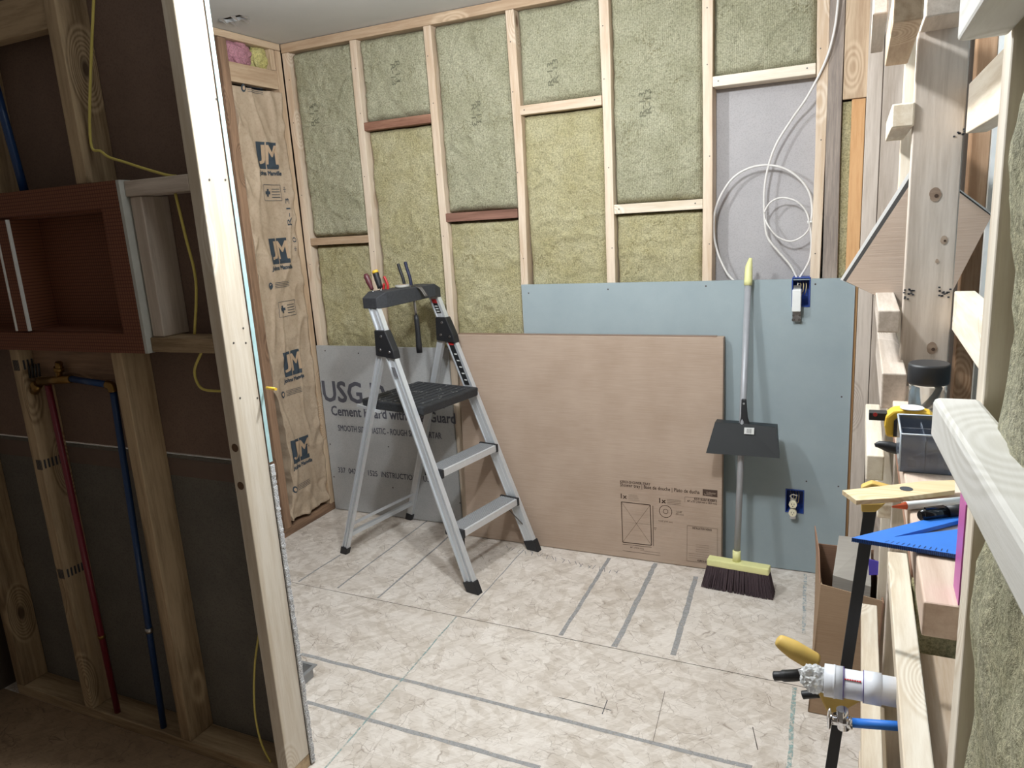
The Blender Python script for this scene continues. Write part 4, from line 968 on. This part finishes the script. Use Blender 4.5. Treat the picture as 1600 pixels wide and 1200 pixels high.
# big white beams nailed on the near stud
yn, yf = CAM.y+.16, CAM.y+.645
tag(MB().hexa([(2.688, yn, 1.336), (2.722, yn, 1.336), (2.722, yn, 1.369), (2.688, yn, 1.369)], [(2.661, yf, 1.336), (2.693, yf, 1.336), (2.693, yf, 1.369), (2.661, yf, 1.369)]).build('furring_beam', wood('white_beam', 'e4e2dc', 'd2cfc6', 1, knots=.4), bevel=.004), 'big white foreground beam running toward the viewer at lower right', 'beam')
timber('white foreground beam cut by the top right picture corner', 2.662, 2.693, CAM.y+.16, CAM.y+.650, 1.628, 1.668, lambda a: wood('white_beam', 'e4e2dc', 'd2cfc6', a, knots=.4), name='furring_beam', cat='beam')
# sill shelf
ZS = 1.125
sill = timber('flat pinkish pine sill board carrying the small tools', 2.676, 2.765, CAM.y+.775, YA-.002, ZS-.038, ZS, lambda a: wood('pinkish_pine', 'dcc8b6', 'c4aa96', a, knots=.4), name='sill_board', cat='board')
o = MB().box(2.716, 2.724, CAM.y+.7742, CAM.y+.7748, ZS-.033, ZS-.002).build('dark_pith_stripe', plain('pith', '3f342d', .9), sill)
pb('second sill board edge under the tools, seen as a thin reddish side', 1425, 870, 1436, 905, 1.0, 1.73, redw)
# lower horizontals
zb = .742
timber('long pale horizontal furring beam right of the white pipe', 2.688, 2.727, CAM.y+.72, CAM.y+1.735, zb-.038, zb, palep, name='furring_beam', cat='beam')
timber('broad flat pine block low at the bottom right beside the wool', 2.728, 2.80, CAM.y+.75, CAM.y+1.45, .632, .670, pine, name='blocking', cat='wood block')
timber('pale furring beam low behind the clamp, left of the white pipe', 2.645, 2.683, CAM.y+1.30, CAM.y+2.0, .425, .463, palep, name='furring_beam', cat='beam')
timber('low pale block just below the blue pipe', 2.66, 2.70, CAM.y+1.35, CAM.y+1.75, .30, .338, pine, name='blocking', cat='wood block')
timber('lowest pale block at the bottom edge, under the blue pipe', 2.65, 2.692, CAM.y+1.35, CAM.y+1.75, .16, .20, pine, name='blocking', cat='wood block')
timber('bottom plate of the right wall', 2.69, 2.78, CAM.y+.3, -.06, 0, .038, pine, name='bottom_plate', cat='plate')
# window beyond
timber('upright brown fir window jamb right of the knotty post', 2.832, 2.872, CAM.y+2.10, CAM.y+2.16, .3, 2.42, wood and (lambda a: wood('brown_fir', 'b18f70', '8d6a4c', a, knots=.3)), name='window_jamb', cat='window frame')
wf = MB().box(2.895, 2.935, CAM.y+.9, CAM.y+2.30, .55, .60); wf.box(2.895, 2.935, CAM.y+.9, CAM.y+2.30, 2.05, 2.10); wf.box(2.895, 2.935, CAM.y+2.26, CAM.y+2.30, .6001, 2.0499); wf.box(2.895, 2.935, CAM.y+.9, CAM.y+.94, .6001, 2.0499)
o = wf.build('window_1', white_p); o['kind'] = 'structure'
MB().box(2.912, 2.918, CAM.y+.94, CAM.y+2.26, .60, 2.05).build('pane', glass, o)
struct('wall_right', MB().box(2.90, 2.93, CAM.y+2.301, .1, 0, 2.6).box(2.90, 2.93, CAM.y-.2, CAM.y+.899, 0, 2.6).box(2.90, 2.93, CAM.y+.899, CAM.y+2.301, 0, .549).box(2.90, 2.93, CAM.y+.899, CAM.y+2.301, 2.101, 2.6), plain('sheathing_right', '5a5048', .9))
# mineral wool at the far right, bulging
def side_batt(label, y0, y1, z0, z1, x, sd, mat=wool_side):
    mb = MB(); ny, nz = int((y1-y0)/.008), int((z1-z0)/.012); g = []
    for i in range(ny+1):
        row = []
        for j in range(nz+1):
            y = y0+(y1-y0)*i/ny; z = z0+(z1-z0)*j/nz; ed = max(0, 1-min(y1-y, 1)/.03)
            d = noise.noise(Vector((y*7, z*4, sd)))*.020+noise.noise(Vector((y*22, z*12, sd)))*.008+noise.noise(Vector((y*60, z*40, sd)))*.003
            bul = .018*math.sin(z*5.1+sd)
            row.append(mb.bm.verts.new((x-d-bul*.4+ed*.02, y+noise.noise(Vector((0, z*6, sd)))*.003*(1 if i == ny else 0), z)))
        g.append(row)
    for i in range(ny):
        for j in range(nz): f = mb.bm.faces.new((g[i][j], g[i+1][j], g[i+1][j+1], g[i][j+1])); f.smooth = True
    rim = [g[i][0] for i in range(ny+1)]+[g[ny][j] for j in range(1, nz+1)]+[g[i][nz] for i in range(ny-1, -1, -1)]+[g[0][j] for j in range(nz-1, 0, -1)]
    bk = [mb.bm.verts.new((x+.085, v.co.y, v.co.z)) for v in rim]
    for k in range(len(rim)): mb.bm.faces.new((rim[k], rim[(k+1) % len(rim)], bk[(k+1) % len(rim)], bk[k]))
    mb.bm.faces.new(bk); return tag(mb.build('insulation_batt', mat), label, 'insulation')
side_batt('shaggy pale green insulation at the far right edge of the picture', CAM.y+.25, CAM.y+.636, .05, 2.30, 2.700, 2.0)
side_batt('olive insulation inside the right wall below the sill board', CAM.y+1.47, CAM.y+1.73, .05, 1.05, 2.745, 5.0, wool_yellow)

# tilted cardboard behind the post
yk = CAM.y+2.02
cdb = thing('cardboard_sheet', at(1430, 400, y=yk), 'tilted square cardboard piece stuck behind the knotty post', 'cardboard')
qd = [at(*p, y=yk) for p in ((1322, 436), (1420, 292), (1450, 262), (1547, 338), (1490, 442), (1452, 505))]
qd = [at(*p, y=yk) for p in ((1322, 440), (1442, 258), (1549, 338), (1462, 506))]
MB().hexa(qd, [v+Vector((0, .004, 0)) for v in qd]).build('front_panel', cardb, cdb)
bk = [at(*p, y=yk+.032) for p in ((1313, 437), (1434, 247), (1549, 332), (1462, 500))]
MB().hexa([v for v in bk], [v+Vector((0, .004, 0)) for v in bk]).build('back_panel', plain('white_card', 'd8d6d2', .7), cdb)
MB().hexa([v+Vector((0, .006, 0)) for v in qd], [at(*p, y=yk+.029) for p in ((1317, 438), (1438, 251), (1547, 334), (1462, 502))]).build('gap_shade', dark_in, cdb)  # dark filler standing in for the shade between the two panels

# ---------------------------------------------------------------- small things on the sill
def sp(px, py, z=ZS): return at(px, py, z=z)
# jar with black lid
yj = CAM.y+1.50; a, b = at(1417, 600, y=yj), at(1484, 600, y=yj); jx = (a.x+b.x)/2; jr = (b.x-a.x)/2
zl0, zl1 = at(1450, 598, y=yj).z, at(1450, 567, y=yj).z
jar = thing('jar', (jx, yj, ZS), 'clear plastic jar with wide black lid on the sill board', 'jar')
MB().tube([(jx, yj, ZS+.001), (jx, yj, ZS+.003), (jx, yj, zl0-.004), (jx, yj, zl0)], [jr*.86, jr*.9, jr*.9, jr*.84], 32).build('body', clear, jar)
MB().tube([(jx, yj, zl0), (jx, yj, zl0+.004), (jx, yj, zl1-.004), (jx, yj, zl1)], [jr*.97, jr, jr, jr*.94], 32).build('lid', blackp, jar)
mb = MB(); mb.tube(curve([(jx-.01, yj, ZS+.012), (jx, yj+.01, ZS+.02), (jx+.012, yj, ZS+.05), (jx+.018, yj, ZS+.08)], 4), .004, 6); mb.sphere((jx-.012, yj, ZS+.014), .009); mb.sphere((jx+.008, yj-.008, ZS+.012), .008)
mb.build('contents', steel_dark, jar)
# tape measure
ty = CAM.y+1.34; a, b = at(1383, 640, y=ty), at(1462, 690, y=ty); 
tmz = thing('tape_measure', ((a.x+b.x)/2, ty, ZS), 'yellow and black tape measure on the sill behind the clear bin', 'tape measure')
x0, x1, z1 = a.x, b.x, a.z; w_ = x1-x0
pts = [(x0+.004, ZS+.001), (x0, ZS+.02), (x0+.002, z1-.012), (x0+.012, z1-.002), (x0+w_*.5, z1+.002), (x1-.01, z1-.004), (x1, z1-.014), (x1, ZS+.001)]
MB().hexa([(x, ty, z) for x, z in pts], [(x, ty+.035, z) for x, z in pts]).build('case', yel, tmz, bevel=.004)
pts2 = [(x0+.014, ZS+.004), (x0+.014, z1-.018), (x0+.022, z1-.010), (x1-.006, z1-.014), (x1-.004, ZS+.004)]
MB().hexa([(x, ty-.003, z) for x, z in pts2], [(x, ty-.0001, z) for x, z in pts2]).build('side_plate', blackp, tmz)
MB().tube([((x0+x1)/2+.002, ty+.012, z1+.0015), ((x0+x1)/2+.002, ty+.012, z1+.003)], .018, 20).build('badge', white_p, tmz)
hk_ = thing('utility_knife', at(1372, 650, y=ty+.02), 'flat black tool with a red dot sticking out left of the tape measure', 'tool')
a, b = at(1358, 643, y=ty+.02), at(1386, 656, y=ty+.02); MB().box(a.x, b.x, ty+.012, ty+.034, b.z, a.z).build('body', blackp, hk_, bevel=.001)
c = at(1367.5, 647.5, y=ty+.0118); MB().tube([c, c-Vector((0, .001, 0))], .0035, 12).build('red_mark', redp, hk_)
yk2 = CAM.y+1.30; a, b = at(1367, 692, y=yk2), at(1402, 704, y=yk2)
ov = MB().tube([(a.x, yk2, a.z-.004), (a.x+.006, yk2, a.z-.002), (a.x+.02, yk2, a.z-.005), (b.x, yk2, a.z-.008), (b.x+.04, yk2, a.z-.008)], [.003, .006, .009, .009, .009], 14).build('knife_handle', blackp)
tag(ov, 'rounded black knife handle under the tape measure, poking out left of the bin', 'knife')
# bin
bn = thing('parts_bin', at(1440, 740, z=ZS), 'smoky clear plastic parts bin with dividers on the sill board', 'bin')
y0, y1 = CAM.y+1.17, CAM.y+1.28; a, b = at(1408, 678, y=y0), at(1500, 742, y=y0); x0, x1 = a.x, b.x+.01; z0, z1 = ZS+.0015, a.z; w_ = .0018
mb = MB(); mb.box(x0, x1, y0, y0+w_, z0, z1).box(x0, x1, y1-w_, y1, z0, z1).box(x0, x0+w_, y0+w_, y1-w_, z0, z1).box(x1-w_, x1, y0+w_, y1-w_, z0, z1).box(x0, x1, y0, y1, z0-.001, z0)
mb.build('bin_shell', smoke, bn)
mb = MB(); mb.box(x0+w_, x1-w_, (y0+y1)/2, (y0+y1)/2+w_, z0, z1-.006).box((x0+x1)/2-.012, (x0+x1)/2-.012+w_, y0+w_, y1-w_, z0, z1-.01)
mb.build('divider', smoke, bn)
mb = MB(); r = .0013
for s_, e_ in (((x0, y0, z1), (x1, y0, z1)), ((x0, y1, z1), (x1, y1, z1)), ((x0, y0, z1), (x0, y1, z1)), ((x1, y0, z1), (x1, y1, z1)), ((x0, y0, z0), (x0, y0, z1))): mb.tube([s_, e_], r, 6)
mb.build('rim', plain('pale_rim', 'c9d2da', .2), bn)
mb = MB()
for k in range(5): mb.box(x0+.012+k*.016, x0+.022+k*.016, y0+.02+.012*(k % 3), y0+.032+.012*(k % 3), z0+.0005, z0+.012)
mb.tube([(x0+.02, y0+.025, z0+.015), (x0+.07, y0+.07, z0+.02)], .003, 6)
mb.build('small_parts', steel_dark, bn)
# plywood scrap
z = ZS+.016
q4 = [sp(1316, 766, z), sp(1338, 782, z), sp(1400, 778, z), sp(1492, 766, z), sp(1492, 750, z), sp(1440, 752, z), sp(1345, 763, z)]
ws = MB().hexa(q4, [v-Vector((0, 0, .006)) for v in q4]).build('wood_scrap', wood('scrap_ply', 'e3cda8', 'd2b88c', 0, knots=.5))
tag(ws, 'thin splintered plywood scrap lying over the clamp head', 'wood scrap')
c = sp(1416, 764, z); MB().tube([c-Vector((0, 0, .0005)), c+Vector((0, 0, .0006))], .008, 14).build('dark_knot', ink, ws)
# pencil, marker, square, level
pa, pbb = sp(1394, 792, ZS+.006), sp(1500, 783, ZS+.006); d = (pbb-pa)
pn = thing('carpenter_pencil', pa, 'white pencil-like marker with orange tip on the sill board', 'pencil')
MB().tube([pa, pa+d*.20], [.0012, .005], 10).build('tip', orange, pn); MB().tube([pa+d*.20, pbb], .0055, 10).build('barrel', white_p, pn)
z = ZS+.010; a, b = sp(1437, 806, z), sp(1512, 797, z); d = b-a
mk = thing('marker_pen', a, 'thick glossy black marker beside the blue square', 'marker')
MB().tube([a, a+d*.05, a+d*.55], [.005, .008, .008], 14).build('cap', plain('glossy_black', '141416', .12), mk); MB().tube([a+d*.55, b], .0085, 14).build('barrel', blackp, mk)
MB().bar(a+d*.1+Vector((0, 0, .0085)), a+d*.5+Vector((0, 0, .0085)), .004, .003).build('clip', plain('glossy_black', '141416', .12), mk)
z = ZS+.007
P0, P1, P2 = sp(1331, 840, z), sp(1506, 797, z), sp(1506, 868, z)
sq = thing('speed_square', P0, 'blue triangular rafter square overhanging the sill board', 'rafter square')
mb = MB(); th = Vector((0, 0, -.005))
# triangle with a long slot: built from three solid strips
I0, I1, I2 = sp(1396, 839, z), sp(1502, 812, z), sp(1502, 826, z)
for A_, B_, a_, b_ in ((P0, P1, I0, I1), (P1, P2, I1, I2), (P2, P0, I2, I0)):
    mb.hexa([A_, B_, b_, a_], [v+th for v in (A_, B_, b_, a_)])
mb.build('plate', bluep, sq)
mb = MB(); e = (P2-P0); nn = Vector((-e.y, e.x, 0)).normalized()
for k in range(60):
    u = P0.lerp(P2, k/60); v = P0.lerp(P2, (k+.5)/60); mb.hexa([u, v, v-nn*.0012, u-nn*.0012], [w2_+th for w2_ in (u, v, v-nn*.0012, u-nn*.0012)])
mb.build('notched_edge', plain('deep_blue', '1d3f80', .5), sq)
mb = MB()
for k in range(12):
    u = P0.lerp(P2, .3+.05*k); inn = (P1-u).normalized(); mb.quad([u+inn*.002+Vector((0, 0, .0004)), u+inn*.002+e.normalized()*.0007+Vector((0, 0, .0004)), u+inn*.009+e.normalized()*.0007+Vector((0, 0, .0004)), u+inn*.009+Vector((0, 0, .0004))])
mb.build('graduations', navy, sq)
lv = thing('end_cap_tool', (2.71, CAM.y+.80, ZS), 'thin upright piece, magenta on one side and black on the other, beside the blue square', 'tool')
zt2 = at(1503, 786, y=CAM.y+.775).z
MB().box(2.7060, 2.7082, CAM.y+.777, CAM.y+.818, ZS+.001, zt2-.002).build('magenta_face', magenta, lv); MB().box(2.7083, 2.7150, CAM.y+.772, CAM.y+.820, ZS+.001, zt2).build('black_back', blackp, lv)

# ---------------------------------------------------------------- pipes and clamp at lower right
yv = CAM.y+1.25
pv = thing('drain_pipe', at(1340, 1065, y=yv), 'white plastic drain pipe with couplings and bagged end sticking out of the right wall', 'pipe')
V = lambda px, py, y=yv: at(px, py, y=y)
ax0, ax1 = V(1288, 1062), V(1425, 1086)
L_ = lambda t: ax0.lerp(ax1, t)
MB().tube([L_(0), L_(1)], .0245, 28).build('pipe', whitepipe, pv)
MB().tube([L_(.0), L_(.22)], .0275, 28).tube([L_(.105), L_(.135)], .0282, 28).build('coupling', whitepipe, pv); MB().tube([L_(.46), L_(.66)], .0270, 28).build('coupling', whitepipe, pv)
MB().tube([L_(.225), L_(.232)], .0276, 28).build('primer_ring', plain('purple_primer', '6a55a0', .4), pv); MB().tube([L_(.452), L_(.459)], .0272, 28).build('primer_ring', plain('purple_primer2', '6a55a0', .4), pv)
pm = MB(); up = Vector((-.02, -.65, .76)).normalized()
for k in range(7):
    c = L_(.25+.028*k)+up*.0247; pm.box(c.x-.0015, c.x+.0015, c.y-.002, c.y+.002, c.z-.0004, c.z+.0006)
pm.build('red_printing', redp, pv)
mb = MB(); bmesh.ops.create_icosphere(mb.bm, subdivisions=4, radius=1)
c = V(1273, 1060)
for v in mb.bm.verts:
    n = v.co.copy(); d = 1+.25*noise.noise(n*3)+.18*noise.noise(n*8); v.co = c+Vector((n.x*.024*d, n.y*.022*d, n.z*.024*d))
mb.build('plastic_bag', bag, pv)
px_ = thing('supply_pipe', V(1370, 1132), 'bright blue supply pipe with chrome shut-off valve below the white pipe', 'pipe')
y2 = CAM.y+1.20; U = lambda a, b: at(a, b, y=y2)
MB().tube([U(1328, 1129), U(1425, 1136)], .0078, 16).build('pipe', bluep, px_)
MB().tube([U(1300, 1124), U(1330, 1130)], .008, 14).tube([U(1316, 1108), U(1318, 1138)], .0095, 14).sphere(U(1317, 1124), .012).build('valve_body', chrome, px_)
MB().tube([U(1292, 1122), U(1303, 1124)], .005, 10).sphere(U(1296, 1123), .016, (.25, .6, 1.3)).build('valve_handle', chrome, px_)
MB().tube([U(1324, 1129), U(1332, 1130)], .0105, 6).build('nut', chrome, px_)
# bar clamp
yc_ = CAM.y+1.34; Cc = lambda a, b, y=yc_: at(a, b, y=y)
cl = thing('bar_clamp', Cc(1361, 800), 'black bar clamp with yellow jaws and handle hanging from the sill board', 'clamp')
p, q_ = Cc(1363, 775), Cc(1296, 1215)
MB().bar(p, q_, .020, .006, up=(0, 1, 0)).build('bar', blackp, cl, bevel=.001)
MB().hexa([Cc(1346, 786), Cc(1392, 772), Cc(1395, 764), Cc(1362, 755), Cc(1345, 762)], [v+Vector((0, .02, 0)) for v in (Cc(1346, 786), Cc(1392, 772), Cc(1395, 764), Cc(1362, 755), Cc(1345, 762))]).build('fixed_jaw', yellowlight, cl, bevel=.003)
MB().hexa([Cc(1346, 797), Cc(1368, 797), Cc(1385, 782), Cc(1345, 782)], [v+Vector((0, -.012, 0)) for v in (Cc(1346, 797), Cc(1368, 797), Cc(1385, 782), Cc(1345, 782))]).build('jaw_base', yellowlight, cl, bevel=.003)
h1 = CAM.y+1.10
bd = [Cc(a, b, h1) for a, b in ((1275, 1082), (1300, 1095), (1345, 1090), (1352, 1082), (1352, 1096), (1320, 1112), (1300, 1120), (1290, 1118))]
MB().hexa([Cc(a, b, h1+.235) for a, b in ((1275, 1078), (1352, 1078), (1355, 1092), (1318, 1112), (1293, 1116))], [Cc(a, b, h1+.235)+Vector((0, .03, 0)) for a, b in ((1275, 1078), (1352, 1078), (1355, 1092), (1318, 1112), (1293, 1116))]).build('sliding_body', yellowlight, cl, bevel=.004)
h2 = CAM.y+1.335
MB().tube(curve([Cc(1214, 999, h2), Cc(1222, 1004, h2), Cc(1245, 1018, h2), Cc(1272, 1034, h2+.01)], 5), [.006, .009, .011, .012, .013, .014, .015, .016, .017, .018, .018, .018, .018, .018, .018, .018], 14).build('handle', yellowlight, cl)
MB().tube(curve([Cc(1208, 1056, h2), Cc(1220, 1056, h2), Cc(1245, 1055, h2), Cc(1268, 1050, h2+.01)], 5), [.006]+[.009]*5+[.011]*10, 12).build('trigger', blackp, cl)
MB().tube(curve([Cc(1254, 1086, h2+.03), Cc(1262, 1085, h2+.03), Cc(1280, 1084, h2+.03)], 4), .008, 12).build('release_lever', blackp, cl)

# ---------------------------------------------------------------- open carton on the floor
bx = thing('open_carton', (2.60, -.80, 0), 'open brown carton standing on the floor in the right corner', 'box')
F = -.94; Bk = -.66; x0, x1, hh = 2.515, 2.682, .40
w_ = .004
MB().hexa([(x0, F, .002), (x1, F, .002), (x1+.02, F+.01, hh), (x0+.028, F+.02, hh+.02)], [(x0, F+w_, .002), (x1, F+w_, .002), (x1+.02, F+.01+w_, hh), (x0+.028, F+.02+w_, hh+.02)]).build('front_panel', cardb_brown, bx)
MB().hexa([(x0, F, .002), (x0, Bk, .002), (x0-.002, Bk, hh), (x0+.024, F+.02, hh+.02)], [(x0+w_, F, .002), (x0+w_, Bk, .002), (x0-.002+w_, Bk, hh), (x0+.024+w_, F+.02, hh+.02)]).build('side_panel', cardb_brown, bx)
MB().hexa([(x1, F, .002), (x1, Bk, .002), (x1, Bk, hh), (x1+.02, F, hh)], [(x1+w_, F, .002), (x1+w_, Bk, .002), (x1+w_, Bk, hh), (x1+.024, F, hh)]).build('side_panel', cardb_in, bx)
MB().box(x0, x1, Bk, Bk+w_, .002, hh+.03).build('back_panel', cardb_in, bx)
MB().hexa([(x0-.002, Bk, hh), (x0+.020, F+.03, hh+.02), (x0+.012, F+.10, hh+.09), (x0-.008, Bk-.02, hh+.10)], [(x0+.001, Bk, hh), (x0+.023, F+.03, hh+.02), (x0+.015, F+.10, hh+.09), (x0-.005, Bk-.02, hh+.10)]).build('flap', cardb_in, bx)
gi = thing('grey_inner_box', (2.62, -.78, 0), 'grey cardboard sleeve tucked in the open carton', 'box')
MB().hexa([(x0+.045, F+.05, .1), (x1-.02, F+.05, .1), (x1-.02, Bk-.03, .1), (x0+.045, Bk-.03, .1)], [(x0+.055, F+.06, hh+.035), (x1-.01, F+.06, hh+.015), (x1-.01, Bk-.03, hh+.08), (x0+.065, Bk-.03, hh+.08)]).build('sleeve', greyctn, gi)
c = Vector((2.665, -.90, hh+.06))
tag(MB().hexa([c, c+Vector((.028, 0, .006)), c+Vector((.024, 0, .045)), c+Vector((-.004, 0, .05))], [v+Vector((0, .004, 0)) for v in (c, c+Vector((.028, 0, .006)), c+Vector((.024, 0, .045)), c+Vector((-.004, 0, .05)))]).build('purple_card', purple), 'small purple card sticking up behind the clamp bar', 'card')

# ---------------------------------------------------------------- groups of repeats
GR = (('wall_stud', lambda p: p.y > -.01, 'studs of the back wall'), ('wall_stud', lambda p: p.y < -1.6 and p.x < 1.5, 'studs of the left partition'), ('wall_stud', lambda p: p.x > 2.6, 'studs of the right wall'),
      ('blocking', lambda p: p.y > -.05 and p.x > 0, 'blocks between the back wall studs'), ('blocking', lambda p: p.x > 2.6, 'blocks and nailers on the right wall'), ('blocking', lambda p: p.y < -1.5 and p.x < 1.5, 'blocks in the left partition'),
      ('insulation_batt', lambda p: p.y > -.05, 'insulation batts in the back wall bays'), ('furring_beam', lambda p: True, 'furring beams along the right wall'), ('electrical_box', lambda p: True, 'blue electrical boxes in the board'),
      ('screwdriver', lambda p: True, 'screwdrivers in the ladder tray'), ('fibreglass_wad', lambda p: True, 'fibreglass wads under the ceiling'), ('water_pipe', lambda p: True, 'water pipes in the left partition'),
      ('bottom_plate', lambda p: True, 'bottom plates'), ('electrical_cable', lambda p: p.x < 1.5, 'yellow cables in the left partition'), ('electrical_cable', lambda p: p.x > 1.5, 'white cables in the recess'))
for o in COL.objects:
    if o.parent or 'label' not in o: continue
    b = o.name.split('.')[0]
    for n_, f_, g_ in GR:
        if b == n_ and f_(o.location): o['group'] = g_
